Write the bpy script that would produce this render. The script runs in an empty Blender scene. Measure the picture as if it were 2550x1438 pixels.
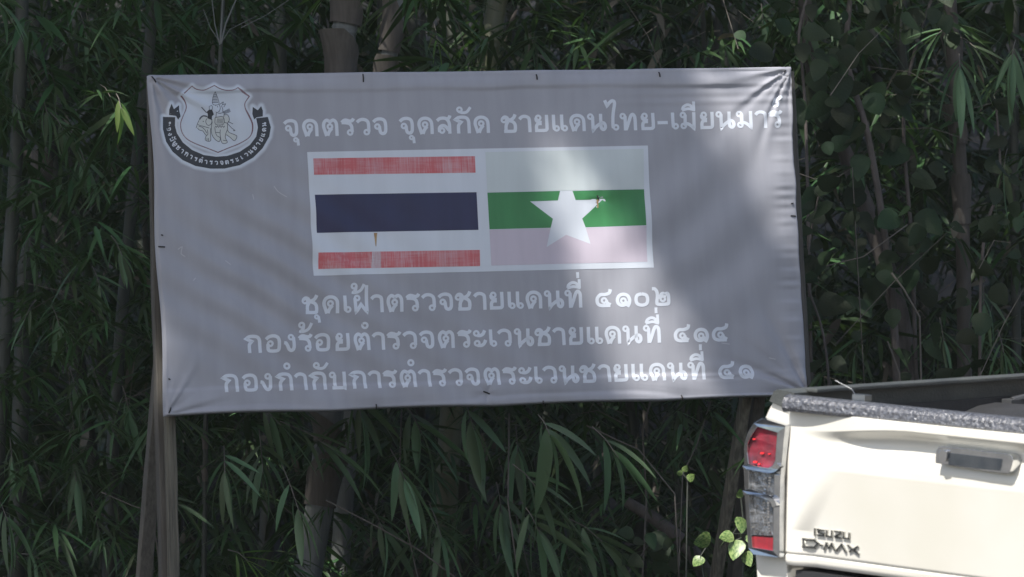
import bpy, bmesh, math, random
import numpy as np
from mathutils import Vector, Matrix
from mathutils.geometry import tessellate_polygon

# ------------------------------------------------------------------ camera, light
SC = bpy.context.scene
COL = SC.collection
PITCH, ROLL, FPX = 0.0797, 0.0499, 12000.0
CAMLOC = np.array([0.0, 0.0, 1.6])
_f = np.array([0, math.cos(PITCH), math.sin(PITCH)])
_u0 = np.cross([1, 0, 0], _f)
CR = np.array([1, 0, 0]) * math.cos(ROLL) - _u0 * math.sin(ROLL)
CU = _u0 * math.cos(ROLL) + np.array([1, 0, 0]) * math.sin(ROLL)
CF = _f
cd = bpy.data.cameras.new('camera'); cam = bpy.data.objects.new('camera', cd); COL.objects.link(cam)
cd.sensor_width = 36; cd.lens = 36 * FPX / 2550; cd.clip_start = 0.1; cd.clip_end = 500
cam.matrix_world = Matrix(((CR[0], CU[0], -CF[0], CAMLOC[0]), (CR[1], CU[1], -CF[1], CAMLOC[1]), (CR[2], CU[2], -CF[2], CAMLOC[2]), (0, 0, 0, 1)))
cd.dof.use_dof = True; cd.dof.focus_distance = 17.2; cd.dof.aperture_fstop = 6.5
SC.camera = cam

SUN_AZ, SUN_EL = math.radians(-120), math.radians(54)
SUN = np.array([math.cos(SUN_AZ) * math.cos(SUN_EL), math.sin(SUN_AZ) * math.cos(SUN_EL), math.sin(SUN_EL)])
w = bpy.data.worlds.new('World'); SC.world = w; w.use_nodes = True
nt = w.node_tree; nt.nodes.clear()
sky = nt.nodes.new('ShaderNodeTexSky'); sky.sky_type = 'NISHITA'; sky.sun_disc = False
sky.sun_elevation = SUN_EL; sky.sun_rotation = math.atan2(SUN[0], SUN[1]) % (2 * math.pi)
sky.air_density = 1.0; sky.dust_density = 2.5
bg = nt.nodes.new('ShaderNodeBackground'); bg.inputs[1].default_value = 0.105
wo = nt.nodes.new('ShaderNodeOutputWorld')
nt.links.new(sky.outputs[0], bg.inputs[0]); nt.links.new(bg.outputs[0], wo.inputs[0])
sl = bpy.data.lights.new('sun', 'SUN'); sl.energy = 5.0; sl.angle = math.radians(0.5); sl.color = (1, 0.96, 0.9)
so = bpy.data.objects.new('sun', sl); COL.objects.link(so)
so.rotation_euler = Vector(SUN).to_track_quat('Z', 'Y').to_euler(); so.location = (-4, -3, 9)
SC.view_settings.view_transform = 'Standard'; SC.view_settings.look = 'None'
SC.view_settings.gamma = 1; SC.view_settings.use_curve_mapping = False
SC.view_settings.exposure = 0.66
SC.cycles.max_bounces = 6; SC.cycles.transparent_max_bounces = 4
SC.cycles.use_denoising = True

# ------------------------------------------------------------------ geometry helpers
def ray(px, py):
    d = CF + CR * (px - 1275) / FPX + CU * (719 - py) / FPX
    return CAMLOC, d
def at(px, py, Y):
    o, d = ray(px, py)
    return o + d * (Y - o[1]) / d[1]

def link(o, parent=None):
    COL.objects.link(o)
    if parent is not None: o.parent = parent
    return o
def tag(o, label=None, cat=None, group=None, kind=None):
    if label: o['label'] = label
    if cat: o['category'] = cat
    if group: o['group'] = group
    if kind: o['kind'] = kind
    return o
def empty(name, loc, rz=0, mat=None):
    o = bpy.data.objects.new(name, None); o.empty_display_size = 0.2; link(o)
    if mat is not None: o.matrix_world = mat
    else: o.location = loc; o.rotation_euler = (0, 0, rz)
    return o

class MB:
    def __init__(s): s.v = []; s.f = []
    def add(s, vs, fs):
        n = len(s.v); s.v += [tuple(p) for p in vs]; s.f += [tuple(i + n for i in f) for f in fs]
    def box(s, c, d, R=None):
        x, y, z = d[0] / 2, d[1] / 2, d[2] / 2
        vs = [Vector((a, b, e)) for e in (-z, z) for b in (-y, y) for a in (-x, x)]
        if R is not None: vs = [R @ v for v in vs]
        s.add([v + Vector(c) for v in vs], [(0, 2, 3, 1), (4, 5, 7, 6), (0, 1, 5, 4), (2, 6, 7, 3), (0, 4, 6, 2), (1, 3, 7, 5)])
    def tube(s, pts, rad, n=8, cap=True):
        P = [Vector(p) for p in pts]
        if not hasattr(rad, '__len__'): rad = [rad] * len(P)
        prev = None; vs = []
        for i, p in enumerate(P):
            t = (P[min(i + 1, len(P) - 1)] - P[max(i - 1, 0)]).normalized()
            if prev is None: a = t.orthogonal().normalized()
            else:
                a = (prev - t * prev.dot(t)).normalized()
            prev = a; b = t.cross(a)
            for k in range(n):
                q = 2 * math.pi * k / n
                vs.append(p + (a * math.cos(q) + b * math.sin(q)) * rad[i])
        fs = [(i * n + k, i * n + (k + 1) % n, (i + 1) * n + (k + 1) % n, (i + 1) * n + k) for i in range(len(P) - 1) for k in range(n)]
        if cap: fs += [tuple(range(n))[::-1], tuple((len(P) - 1) * n + k for k in range(n))]
        s.add(vs, fs)
    def build(s, name, mat, parent=None, smooth=False, bevel=0, seg=2):
        me = bpy.data.meshes.new(name); me.from_pydata(s.v, [], s.f); me.materials.append(mat)
        if smooth: me.polygons.foreach_set('use_smooth', [True] * len(me.polygons))
        me.update()
        o = bpy.data.objects.new(name, me); link(o, parent)
        if bevel:
            m = o.modifiers.new('bevel', 'BEVEL'); m.width = bevel; m.segments = seg; m.limit_method = 'ANGLE'; m.angle_limit = 0.6
        return o

def np_mesh(name, V, F, mat, parent=None, smooth=True):
    """V (n,3) array, F (m,4) quads."""
    me = bpy.data.meshes.new(name)
    me.vertices.add(len(V)); me.vertices.foreach_set('co', V.astype(np.float32).ravel())
    me.loops.add(F.size); me.loops.foreach_set('vertex_index', F.astype(np.int32).ravel())
    me.polygons.add(len(F)); me.polygons.foreach_set('loop_start', np.arange(0, F.size, 4, dtype=np.int32))
    me.polygons.foreach_set('loop_total', np.full(len(F), 4, np.int32))
    me.update(calc_edges=True); me.validate()
    if smooth: me.polygons.foreach_set('use_smooth', np.ones(len(me.polygons), bool))
    me.materials.append(mat)
    o = bpy.data.objects.new(name, me); link(o, parent)
    return o

def catmull(pts, sub=5):
    """pts: (x,y[,1]); a third element marks a hard corner."""
    out = []
    runs = []; cur = [pts[0]]
    for p in pts[1:]:
        cur.append(p)
        if len(p) > 2: runs.append(cur); cur = [p]
    if len(cur) > 1: runs.append(cur)
    for r in runs:
        q = [np.array(p[:2], float) for p in r]
        if len(q) == 2: seg = [q[0], q[1]]
        else:
            seg = []
            for i in range(len(q) - 1):
                p0 = q[i - 1] if i > 0 else 2 * q[0] - q[1]
                p1, p2 = q[i], q[i + 1]
                p3 = q[i + 2] if i + 2 < len(q) else 2 * q[-1] - q[-2]
                for k in range(sub):
                    t = k / sub
                    seg.append(0.5 * (2 * p1 + (p2 - p0) * t + (2 * p0 - 5 * p1 + 4 * p2 - p3) * t * t + (3 * p1 - p0 - 3 * p2 + p3) * t ** 3))
            seg.append(q[-1])
        if out: seg = seg[1:]
        out += seg
    return out

def ribbon(pts, th, closed=False):
    """2-D stroke -> list of verts, quads.  th scalar or per-point list"""
    P = [np.array(p, float) for p in pts]; n = len(P); vs = []
    for i in range(n):
        a = P[i] - P[(i - 1) % n] if (closed or i > 0) else P[1] - P[0]
        b = P[(i + 1) % n] - P[i] if (closed or i < n - 1) else P[-1] - P[-2]
        a = a / (np.linalg.norm(a) + 1e-9); b = b / (np.linalg.norm(b) + 1e-9)
        t = a + b; l = np.linalg.norm(t)
        t = t / l if l > 1e-3 else b
        c = max(0.6, abs(t @ b)); nn = np.array([-t[1], t[0]])
        h = (th[i] if hasattr(th, '__len__') else th) / 2 / c
        vs += [P[i] + nn * h, P[i] - nn * h]
    m = n if closed else n - 1
    fs = [(2 * i, 2 * i + 1, (2 * i + 3) % (2 * n), (2 * i + 2) % (2 * n)) for i in range(m)]
    return vs, fs

# ------------------------------------------------------------------ materials
def mat(name, col, rough=0.6, metal=0.0, spec=0.5, var=None, vscale=5.0, bump=0.0, bscale=30.0, coat=0.0, stretch=(1, 1, 1), island=0.0, objrand=0.0, transl=0.0, detail=4.0, emis=None):
    m = bpy.data.materials.new(name); m.use_nodes = True; n = m.node_tree.nodes; L = m.node_tree.links
    b = n['Principled BSDF']; b.inputs['Roughness'].default_value = rough; b.inputs['Metallic'].default_value = metal
    b.inputs['Specular IOR Level'].default_value = spec; b.inputs['Coat Weight'].default_value = coat
    b.inputs['Base Color'].default_value = (*col, 1)
    tc = n.new('ShaderNodeTexCoord'); mp = n.new('ShaderNodeMapping'); mp.inputs['Scale'].default_value = stretch
    L.new(tc.outputs['Object'], mp.inputs[0])
    src = None
    if var is not None:
        no = n.new('ShaderNodeTexNoise'); no.inputs['Scale'].default_value = vscale; no.inputs['Detail'].default_value = detail
        L.new(mp.outputs[0], no.inputs[0])
        r = n.new('ShaderNodeMapRange'); r.inputs[1].default_value = 0.35; r.inputs[2].default_value = 0.65
        L.new(no.outputs[0], r.inputs[0])
        mx = n.new('ShaderNodeMix'); mx.data_type = 'RGBA'
        mx.inputs[6].default_value = (*col, 1); mx.inputs[7].default_value = (*var, 1)
        L.new(r.outputs[0], mx.inputs[0]); src = mx.outputs[2]
        L.new(src, b.inputs['Base Color'])
    if island or objrand:
        if island: g = n.new('ShaderNodeNewGeometry'); ro = g.outputs['Random Per Island']; k = island
        else: g = n.new('ShaderNodeObjectInfo'); ro = g.outputs['Random']; k = objrand
        hs = n.new('ShaderNodeHueSaturation')
        v = n.new('ShaderNodeMapRange'); v.inputs[3].default_value = 1 - k; v.inputs[4].default_value = 1 + k
        L.new(ro, v.inputs[0]); L.new(v.outputs[0], hs.inputs['Value'])
        h = n.new('ShaderNodeMath'); h.operation = 'MULTIPLY_ADD'; h.inputs[1].default_value = 0.07; h.inputs[2].default_value = 0.465
        L.new(ro, h.inputs[0]); L.new(h.outputs[0], hs.inputs['Hue'])
        hs.inputs['Color'].default_value = (*col, 1)
        if src: L.new(src, hs.inputs['Color'])
        src = hs.outputs[0]; L.new(src, b.inputs['Base Color'])
    if bump:
        nb = n.new('ShaderNodeTexNoise'); nb.inputs['Scale'].default_value = bscale; nb.inputs['Detail'].default_value = 6
        L.new(mp.outputs[0], nb.inputs[0])
        bp = n.new('ShaderNodeBump'); bp.inputs['Strength'].default_value = bump; bp.inputs['Distance'].default_value = 0.01
        L.new(nb.outputs[0], bp.inputs['Height']); L.new(bp.outputs[0], b.inputs['Normal'])
    if transl:
        tr = n.new('ShaderNodeBsdfTranslucent'); mi = n.new('ShaderNodeMixShader'); mi.inputs[0].default_value = transl
        tr.inputs[0].default_value = (min(1, col[0] * 1.5), min(1, col[1] * 1.7), col[2] * 0.8, 1)
        out = n['Material Output']
        L.new(b.outputs[0], mi.inputs[1]); L.new(tr.outputs[0], mi.inputs[2]); L.new(mi.outputs[0], out.inputs[0])
    return m

def vinyl(name, col, streak=0.08, fade=None, famt=0.5, rough=0.42):
    """printed banner cloth: faint vertical run-off streaks, fine weave bump, optional sun-bleached threads"""
    m = bpy.data.materials.new(name); m.use_nodes = True; n = m.node_tree.nodes; L = m.node_tree.links
    b = n['Principled BSDF']; b.inputs['Roughness'].default_value = rough; b.inputs['Specular IOR Level'].default_value = 0.45
    tc = n.new('ShaderNodeTexCoord')
    def noise(sc, scale, det=3):
        mp = n.new('ShaderNodeMapping'); mp.inputs['Scale'].default_value = sc
        t = n.new('ShaderNodeTexNoise'); t.inputs['Scale'].default_value = scale; t.inputs['Detail'].default_value = det
        L.new(tc.outputs['Object'], mp.inputs[0]); L.new(mp.outputs[0], t.inputs[0]); return t.outputs[0]
    s1 = noise((1, 1, 0.12), 22); s2 = noise((1, 1, 1), 3.0)
    ad = n.new('ShaderNodeMath'); ad.operation = 'ADD'; L.new(s1, ad.inputs[0]); L.new(s2, ad.inputs[1])
    r = n.new('ShaderNodeMapRange'); r.inputs[1].default_value = 0.7; r.inputs[2].default_value = 1.3
    r.inputs[3].default_value = 1 - streak; r.inputs[4].default_value = 1 + streak; L.new(ad.outputs[0], r.inputs[0])
    hs = n.new('ShaderNodeHueSaturation'); hs.inputs['Color'].default_value = (*col, 1); L.new(r.outputs[0], hs.inputs['Value'])
    src = hs.outputs[0]
    if fade:
        a = noise((1, 1, 0.02), 260, 2); c = noise((1, 1, 1.6), 9, 5); d = noise((0.05, 1, 1), 260, 2)
        m1 = n.new('ShaderNodeMath'); m1.operation = 'MULTIPLY_ADD'; m1.inputs[1].default_value = 0.7
        L.new(a, m1.inputs[0]); L.new(c, m1.inputs[2])
        m2 = n.new('ShaderNodeMath'); m2.operation = 'MULTIPLY_ADD'; m2.inputs[1].default_value = 0.35
        L.new(d, m2.inputs[0]); L.new(m1.outputs[0], m2.inputs[2])
        rr = n.new('ShaderNodeMapRange'); rr.inputs[1].default_value = 0.88; rr.inputs[2].default_value = 1.3; rr.inputs[4].default_value = famt
        L.new(m2.outputs[0], rr.inputs[0])
        mx = n.new('ShaderNodeMix'); mx.data_type = 'RGBA'; mx.inputs[7].default_value = (*fade, 1)
        L.new(rr.outputs[0], mx.inputs[0]); L.new(src, mx.inputs[6]); src = mx.outputs[2]
    L.new(src, b.inputs['Base Color'])
    nb = noise((1, 1, 1), 420, 2); bp = n.new('ShaderNodeBump'); bp.inputs['Strength'].default_value = 0.12; bp.inputs['Distance'].default_value = 0.002
    L.new(nb, bp.inputs['Height']); L.new(bp.outputs[0], b.inputs['Normal'])
    return m

M = {}
M['banner'] = vinyl('banner_vinyl', (0.343, 0.347, 0.385))
M['print_white'] = vinyl('print_white', (0.63, 0.67, 0.73), 0.05)
M['letter'] = vinyl('letter_white', (0.66, 0.70, 0.77), 0.05)
M['print_cream'] = vinyl('print_cream', (0.58, 0.635, 0.64), 0.05)
M['navy'] = vinyl('print_navy', (0.030, 0.032, 0.085), 0.12)
M['red'] = vinyl('print_red', (0.56, 0.125, 0.135), 0.1, fade=(0.62, 0.5, 0.53), famt=0.6)
M['redpale'] = vinyl('print_red_bleached', (0.50, 0.30, 0.33), 0.1, fade=(0.62, 0.63, 0.68), famt=0.9)
M['green'] = vinyl('print_green', (0.055, 0.235, 0.085), 0.12)
M['pink'] = vinyl('print_pink', (0.56, 0.50, 0.57), 0.06)
M['ink'] = vinyl('print_black', (0.035, 0.04, 0.05), 0.1)
M['linegrey'] = vinyl('print_line', (0.05, 0.055, 0.075), 0.1)
M['maroon'] = vinyl('print_maroon', (0.17, 0.07, 0.085), 0.2, fade=(0.40, 0.36, 0.42), famt=0.6)
M['blend'] = vinyl('print_ivory', (0.56, 0.59, 0.58), 0.1)
M['rust'] = mat('rust_run', (0.32, 0.17, 0.06), 0.8, var=(0.5, 0.35, 0.18), vscale=40)
M['scuff'] = mat('scuff', (0.5, 0.5, 0.53), 0.7)
M['wood'] = mat('weathered_wood', (0.080, 0.074, 0.064), 0.8, var=(0.12, 0.112, 0.096), vscale=14, bump=0.5, bscale=30, stretch=(6, 6, 0.35))
M['wooddark'] = mat('dark_wood', (0.072, 0.066, 0.056), 0.85, var=(0.11, 0.10, 0.085), vscale=12, bump=0.5, bscale=30, stretch=(6, 6, 0.35))
M['woodpale'] = mat('pale_split_wood', (0.17, 0.157, 0.12), 0.8, var=(0.075, 0.07, 0.055), vscale=12, bump=0.8, bscale=26, stretch=(7, 7, 0.3))
M['iron'] = mat('black_iron', (0.015, 0.014, 0.014), 0.6)
M['paint'] = mat('cream_paint', (0.73, 0.71, 0.655), 0.25, spec=0.5, var=(0.67, 0.65, 0.575), vscale=2.2, coat=0.5)
M['chrome'] = mat('chrome', (0.62, 0.63, 0.64), 0.09, metal=1.0, var=(0.46, 0.48, 0.50), vscale=20, bump=0.02, bscale=60)
M['chromedull'] = mat('dull_chrome', (0.45, 0.46, 0.47), 0.3, metal=1.0, bump=0.05, bscale=80)
M['badge'] = mat('badge_chrome', (0.42, 0.42, 0.40), 0.25, metal=1.0)
M['handleface'] = mat('handle_face', (0.15, 0.18, 0.22), 0.15, metal=1.0, var=(0.26, 0.29, 0.33), vscale=14)
M['rubber'] = mat('black_rubber', (0.02, 0.02, 0.022), 0.6)
M['seal'] = mat('dark_gap', (0.03, 0.03, 0.03), 0.9)
M['liner'] = mat('bed_liner', (0.018, 0.019, 0.021), 0.6, var=(0.026, 0.026, 0.028), vscale=6, bump=0.25, bscale=90)
M['rail'] = mat('rail_cap', (0.05, 0.055, 0.055), 0.38, var=(0.08, 0.085, 0.08), vscale=8, bump=0.25, bscale=160)
M['cap'] = mat('grained_cap', (0.05, 0.053, 0.063), 0.22, spec=1.0, bump=1.0, bscale=75, var=(0.13, 0.135, 0.155), vscale=90)
M['capsmooth'] = mat('smooth_cap', (0.045, 0.047, 0.05), 0.45, bump=0.2, bscale=200)
M['glassdark'] = mat('dark_glass', (0.02, 0.025, 0.03), 0.08, spec=0.8)
M['redlens'] = mat('red_lens', (0.24, 0.018, 0.035), 0.12, spec=0.6, var=(0.10, 0.02, 0.032), vscale=22, coat=1.0, bump=0.25, bscale=45)
M['redreflector'] = mat('red_reflector', (0.30, 0.018, 0.03), 0.2, var=(0.22, 0.02, 0.03), vscale=60, coat=0.8)
M['redglint'] = mat('painted_red_glint', (0.85, 0.03, 0.04), 0.15, coat=1.0)  # glint brightness painted into the base colour, nothing emits
M['clearlens'] = mat('clear_lens', (0.20, 0.20, 0.20), 0.12, metal=0.75, var=(0.42, 0.42, 0.42), vscale=45, bump=0.9, bscale=70)
M['facet'] = mat('reflector_facet', (0.85, 0.85, 0.85), 0.1, metal=1.0)
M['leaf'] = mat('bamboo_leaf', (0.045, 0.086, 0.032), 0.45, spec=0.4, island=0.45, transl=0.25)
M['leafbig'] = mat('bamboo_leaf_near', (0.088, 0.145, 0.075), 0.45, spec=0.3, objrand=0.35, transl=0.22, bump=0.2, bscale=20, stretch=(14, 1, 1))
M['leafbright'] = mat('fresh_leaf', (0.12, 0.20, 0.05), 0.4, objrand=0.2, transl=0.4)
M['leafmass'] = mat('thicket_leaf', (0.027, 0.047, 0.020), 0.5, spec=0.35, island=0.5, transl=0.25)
M['deadleaf'] = mat('dead_leaf', (0.12, 0.105, 0.085), 0.7, island=0.45, transl=0.2)
M['vine'] = mat('vine_leaf', (0.019, 0.036, 0.014), 0.55, spec=0.25, objrand=0.35, transl=0.2, bump=0.3, bscale=14)
M['pothos'] = mat('variegated_leaf', (0.022, 0.085, 0.012), 0.4, var=(0.26, 0.34, 0.12), vscale=6, transl=0.15, stretch=(1, 3, 1))
M['culmgreen'] = mat('culm_green', (0.030, 0.036, 0.026), 0.6, var=(0.045, 0.050, 0.038), vscale=5, bump=0.15, bscale=30, stretch=(8, 8, 0.6))
M['culmgrey'] = mat('culm_grey', (0.105, 0.115, 0.11), 0.55, var=(0.16, 0.165, 0.155), vscale=6, bump=0.2, bscale=30, stretch=(9, 9, 0.5))
M['culmolive'] = mat('culm_olive', (0.11, 0.115, 0.06), 0.5, var=(0.085, 0.09, 0.05), vscale=4, stretch=(6, 6, 0.6))
M['sheath'] = mat('culm_sheath', (0.115, 0.102, 0.088), 0.75, var=(0.08, 0.07, 0.06), vscale=9, bump=0.3, bscale=30, stretch=(7, 7, 0.6), transl=0.15)
M['stick'] = mat('dead_stick', (0.14, 0.125, 0.105), 0.8, var=(0.09, 0.08, 0.07), vscale=9, bump=0.3, bscale=50)
M['trunk'] = mat('vine_bark', (0.085, 0.075, 0.066), 0.9, var=(0.14, 0.12, 0.11), vscale=10, bump=0.8, bscale=25, stretch=(3, 3, 1))

# ------------------------------------------------------------------ truck frame
T0 = np.array([1.3096, 13.6964, 2.2716]); TY, TP, TR = -0.8036, 0.0495, 0.1492
TM = np.array((Matrix.Rotation(TY, 3, 'Z') @ Matrix.Rotation(TP, 3, 'X') @ Matrix.Rotation(TR, 3, 'Y')))
TMAT = Matrix.Translation(Vector(T0)) @ Matrix(TM.tolist()).to_4x4()

# ------------------------------------------------------------------ ground
def sstep(a, b, x): t = np.clip((x - a) / (b - a), 0, 1); return t * t * (3 - 2 * t)
def ground_z(x, y):
    x = np.asarray(x, float); y = np.asarray(y, float)
    z = 0.9 * sstep(5, 12.5, y) + 0.75 * sstep(12.5, 17, y) + 0.3 * sstep(18, 23, y) + 9 * sstep(25, 48, y) + 0.04 * np.sin(x * 1.7 + y) + 0.03 * np.sin(y * 2.3 - x)
    # bank the truck stands on (wheels rest 1.15 m under the tailgate's top)
    n = TM[:, 2]; p = T0 - n * 1.15
    zt = p[2] - ((x - p[0]) * n[0] + (y - p[1]) * n[1]) / n[2]
    c = T0 + TM[:, 1] * 1.8
    dx = (x - c[0]) * TM[0, 0] + (y - c[1]) * TM[1, 0]; dy = (x - c[0]) * TM[0, 1] + (y - c[1]) * TM[1, 1]
    wgt = (1 - sstep(1.0, 2.2, np.abs(dx))) * (1 - sstep(2.8, 4.4, np.abs(dy)))
    return z * (1 - wgt) + zt * wgt
def gz(x, y): return float(ground_z(x, y))
def axis(a, b, c, d, n1, n2): return np.unique(np.concatenate([np.linspace(a, b, n1), np.linspace(b, c, n2), np.linspace(c, d, n1)]))
gx = axis(-250, -8, 10, 250, 14, 90); gy = axis(-200, 2, 32, 260, 14, 130)
XX, YY = np.meshgrid(gx, gy); ZZ = ground_z(XX, YY)
V = np.stack([XX, YY, ZZ], -1).reshape(-1, 3); nx = len(gx); ny = len(gy)
ii, jj = np.meshgrid(np.arange(ny - 1), np.arange(nx - 1), indexing='ij'); q = (ii * nx + jj).ravel()
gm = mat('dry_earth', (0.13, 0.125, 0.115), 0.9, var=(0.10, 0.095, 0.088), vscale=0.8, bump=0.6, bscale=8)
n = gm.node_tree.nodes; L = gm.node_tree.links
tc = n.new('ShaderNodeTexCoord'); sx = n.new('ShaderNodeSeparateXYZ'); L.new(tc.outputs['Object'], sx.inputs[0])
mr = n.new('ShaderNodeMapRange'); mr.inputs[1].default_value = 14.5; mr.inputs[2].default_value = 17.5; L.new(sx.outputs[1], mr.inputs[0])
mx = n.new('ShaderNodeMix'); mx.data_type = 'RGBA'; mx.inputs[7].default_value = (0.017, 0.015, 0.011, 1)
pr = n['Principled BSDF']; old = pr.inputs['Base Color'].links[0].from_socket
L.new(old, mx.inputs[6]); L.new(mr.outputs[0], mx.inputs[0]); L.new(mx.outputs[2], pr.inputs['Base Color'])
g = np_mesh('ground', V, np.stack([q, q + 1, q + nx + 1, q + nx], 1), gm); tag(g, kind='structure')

# ------------------------------------------------------------------ SIGN
SX, SY, SZ, SYAW = -0.0912, 17.2416, 3.1645, 0.2984
SG = gz(SX, SY)
sign = empty('roadside_sign', (SX, SY, SG), SYAW)
tag(sign, 'large grey vinyl banner with Thai lettering and two flags nailed on a wooden frame', 'sign')
sa = np.array([math.cos(SYAW), math.sin(SYAW), 0]); sn = np.array([math.sin(SYAW), -math.cos(SYAW), 0]); SCN = np.array([SX, SY, SZ])
def uv(px, py):
    o, d = ray(px, py); t = ((SCN - o) @ sn) / (d @ sn); p = o + d * t - SCN
    return np.array([p @ sa, p[2]])
def loc_s(u, v, off=0.0): return (u, -off, v + SZ - SG)
ctl, ctr, cbr, cbl = uv(372, 191), uv(1965, 171), uv(2007, 984), uv(413, 1033)
# banner surface: wrinkles as a height field on (s,t) in 0..1
rs = np.random.RandomState(4)
NU, NV = 400, 210
nails_top = [(372, 0.005), (902, 0), (1333, 0), (1639, 0), (1955, 0)]
def invst(u, v):
    s = (u - ctl[0]) / (ctr[0] - ctl[0]); t = (ctl[1] - v) / (ctl[1] - cbl[1]); return s, t
def vnoise(x, seed, n=64):
    r = np.random.RandomState(seed).uniform(-1, 1, n + 2); i = np.floor(x).astype(int) % n; f = x - np.floor(x); f = f * f * (3 - 2 * f)
    return r[i] * (1 - f) + r[(i + 1) % n] * f
def height(u, v):
    s, t = invst(u, v); W_, H_ = 2.36, 1.2; X = s * W_; Y = t * H_     # metres from the top-left corner
    h = np.zeros_like(X)
    h += 0.004 * vnoise(X * 2.2 + 0.7 * vnoise(Y * 2.0, 5), 11) * np.sin(np.pi * np.clip(t, 0, 1))
    h += 0.010 * np.sin(np.pi * s) * np.sin(np.pi * t)
    # diagonal slack folds on the left half
    d = X * 0.57 - Y * 0.82; al = X * 0.82 + Y * 0.57
    m = np.exp(-((X - 0.42) / 0.42) ** 2 - ((Y - 0.72) / 0.30) ** 2)
    h += 0.0068 * m * np.sin(2 * np.pi * d / 0.115 + 0.8 * vnoise(al * 4, 21))
    m = np.exp(-((X - 0.95) / 0.5) ** 2 - ((Y - 1.0) / 0.22) ** 2)
    h += 0.003 * m * np.sin(2 * np.pi * d / 0.13 + 2)
    # slack folds on the right, rising to the top right corner
    d2 = X * 0.62 + Y * 0.78
    m = np.exp(-((X - 2.0) / 0.40) ** 2 - ((Y - 0.55) / 0.35) ** 2)
    h += 0.0055 * m * np.sin(2 * np.pi * d2 / 0.21 + 1.0 * vnoise((X - Y) * 3, 22))
    # star folds running out of the corners
    for cx, cy, amp, fr, ext, sd in ((0.0, 0.0, 0.0080, 9, 0.24, 31), (W_, 0.0, 0.0080, 11, 0.20, 32), (W_, H_, 0.0095, 8, 0.25, 33), (0, H_, 0.0045, 7, 0.16, 34)):
        dx = X - cx; dy = Y - cy; r = np.hypot(dx, dy) + 1e-4; a = np.arctan2(dy, dx)
        h += amp * np.exp(-(r / ext) ** 1.5) * np.minimum(1, r / 0.03) * np.sin(a * fr * 1.6 + 2.2 * vnoise(a * 4 + r * 2 + 20, sd))
    # hems: crease lines 4 cm inside top and 7 cm above the bottom, and flaps between the nails
    for y0, amp, sd in ((0.058, 0.0034, 41), (1.2 - 0.085, 0.0036, 42)):
        yy = Y - y0 + 0.004 * vnoise(X * 5, sd) + 0.0015 * vnoise(X * 26, sd + 3)
        h += amp * (0.65 + 0.35 * vnoise(X * 3, sd + 7)) * (np.tanh(yy / 0.004) * (1 if y0 > 0.5 else -1))
    h += 0.0030 * np.exp(-((Y - 1.16) / 0.035) ** 2) * vnoise(Y * 70 + 1.5 * vnoise(X * 3, 3), 44)
    h += 0.0024 * np.exp(-((X - 2.32) / 0.04) ** 2) * vnoise(Y * 60, 45)
    h += 0.0020 * vnoise(Y * 60 + 3 * vnoise(X * 2, 9), 46) * np.exp(-((Y - 0.09) / 0.05) ** 2) * sstep(1.5, 2.2, X)
    nx_ = [0.0, 0.785, 1.42, 1.875, 2.36]
    k = np.zeros_like(X)
    for a, b in zip(nx_[:-1], nx_[1:]):
        k += np.where((X >= a) & (X < b), np.sin(np.pi * np.clip((X - a) / (b - a), 0, 1)), 0)
    h += 0.013 * k * np.exp(-(Y / 0.028) ** 2) * -1
    nb = [0.0, 0.77, 1.39, 1.90, 2.36]; k = np.zeros_like(X)
    for a, b in zip(nb[:-1], nb[1:]):
        k += np.where((X >= a) & (X < b), np.sin(np.pi * np.clip((X - a) / (b - a), 0, 1)), 0)
    h += 0.010 * k * np.exp(-((H_ - Y) / 0.035) ** 2)
    # dimple at the stray nail in the flag and at the small tear
    for cu, cv in (uv(1487, 496), uv(1208, 980)):
        r = np.hypot(u - cu, v - cv); a = np.arctan2(v - cv, u - cu)
        h += -0.004 * np.exp(-(r / 0.02) ** 2) + 0.0016 * np.exp(-(r / 0.06) ** 2) * np.sin(5 * a)
    return h + 0.012
ss = np.linspace(0, 1, NU + 1); tt = np.linspace(0, 1, NV + 1)
S_, T_ = np.meshgrid(ss, tt)
# sagging lower edge between nails
def edge_sag(s): return 0.006 * np.abs(np.sin(np.pi * s * 3.9 + 0.1))
PU = (ctl[0] * (1 - S_) + ctr[0] * S_) * (1 - T_) + (cbl[0] * (1 - S_) + cbr[0] * S_) * T_
PV = (ctl[1] * (1 - S_) + ctr[1] * S_) * (1 - T_) + (cbl[1] * (1 - S_) + cbr[1] * S_) * T_
PV = PV + T_ ** 8 * edge_sag(S_) - T_ ** 8 * 0.002
PU = PU + (S_ < 0.1) * (1 - S_ / 0.1) ** 3 * 0.010 * np.sin(np.pi * T_ * 2) ** 2 + 0.004 * (S_ > 0.98) * vnoise(T_ * 14, 77)
HH = height(PU, PV)
Vb = np.stack([PU, -HH, PV + SZ - SG], -1)
# wrapped edges: one more ring folded back round the frame
top = Vb[0].copy(); top[:, 1] += 0.004; top[:, 2] += 0.005; top2 = top.copy(); top2[:, 1] = 0.03
bot = Vb[-1].copy(); bot[:, 1] += 0.010; bot[:, 2] -= 0.004; bot2 = bot.copy(); bot2[:, 1] = 0.03
full = np.concatenate([top2[None], top[None], Vb, bot[None], bot2[None]], 0)
lft = full[:, 0].copy(); lft[:, 0] -= 0.003; lft[:, 1] = 0.03; rgt = full[:, -1].copy(); rgt[:, 0] += 0.003; rgt[:, 1] = 0.03
full = np.concatenate([lft[:, None], full, rgt[:, None]], 1)
ny, nx = full.shape[:2]; ii, jj = np.meshgrid(np.arange(ny - 1), np.arange(nx - 1), indexing='ij'); q = (ii * nx + jj).ravel()
banner = np_mesh('banner', full.reshape(-1, 3), np.stack([q, q + nx, q + nx + 1, q + 1], 1), M['banner'], sign)

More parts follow.
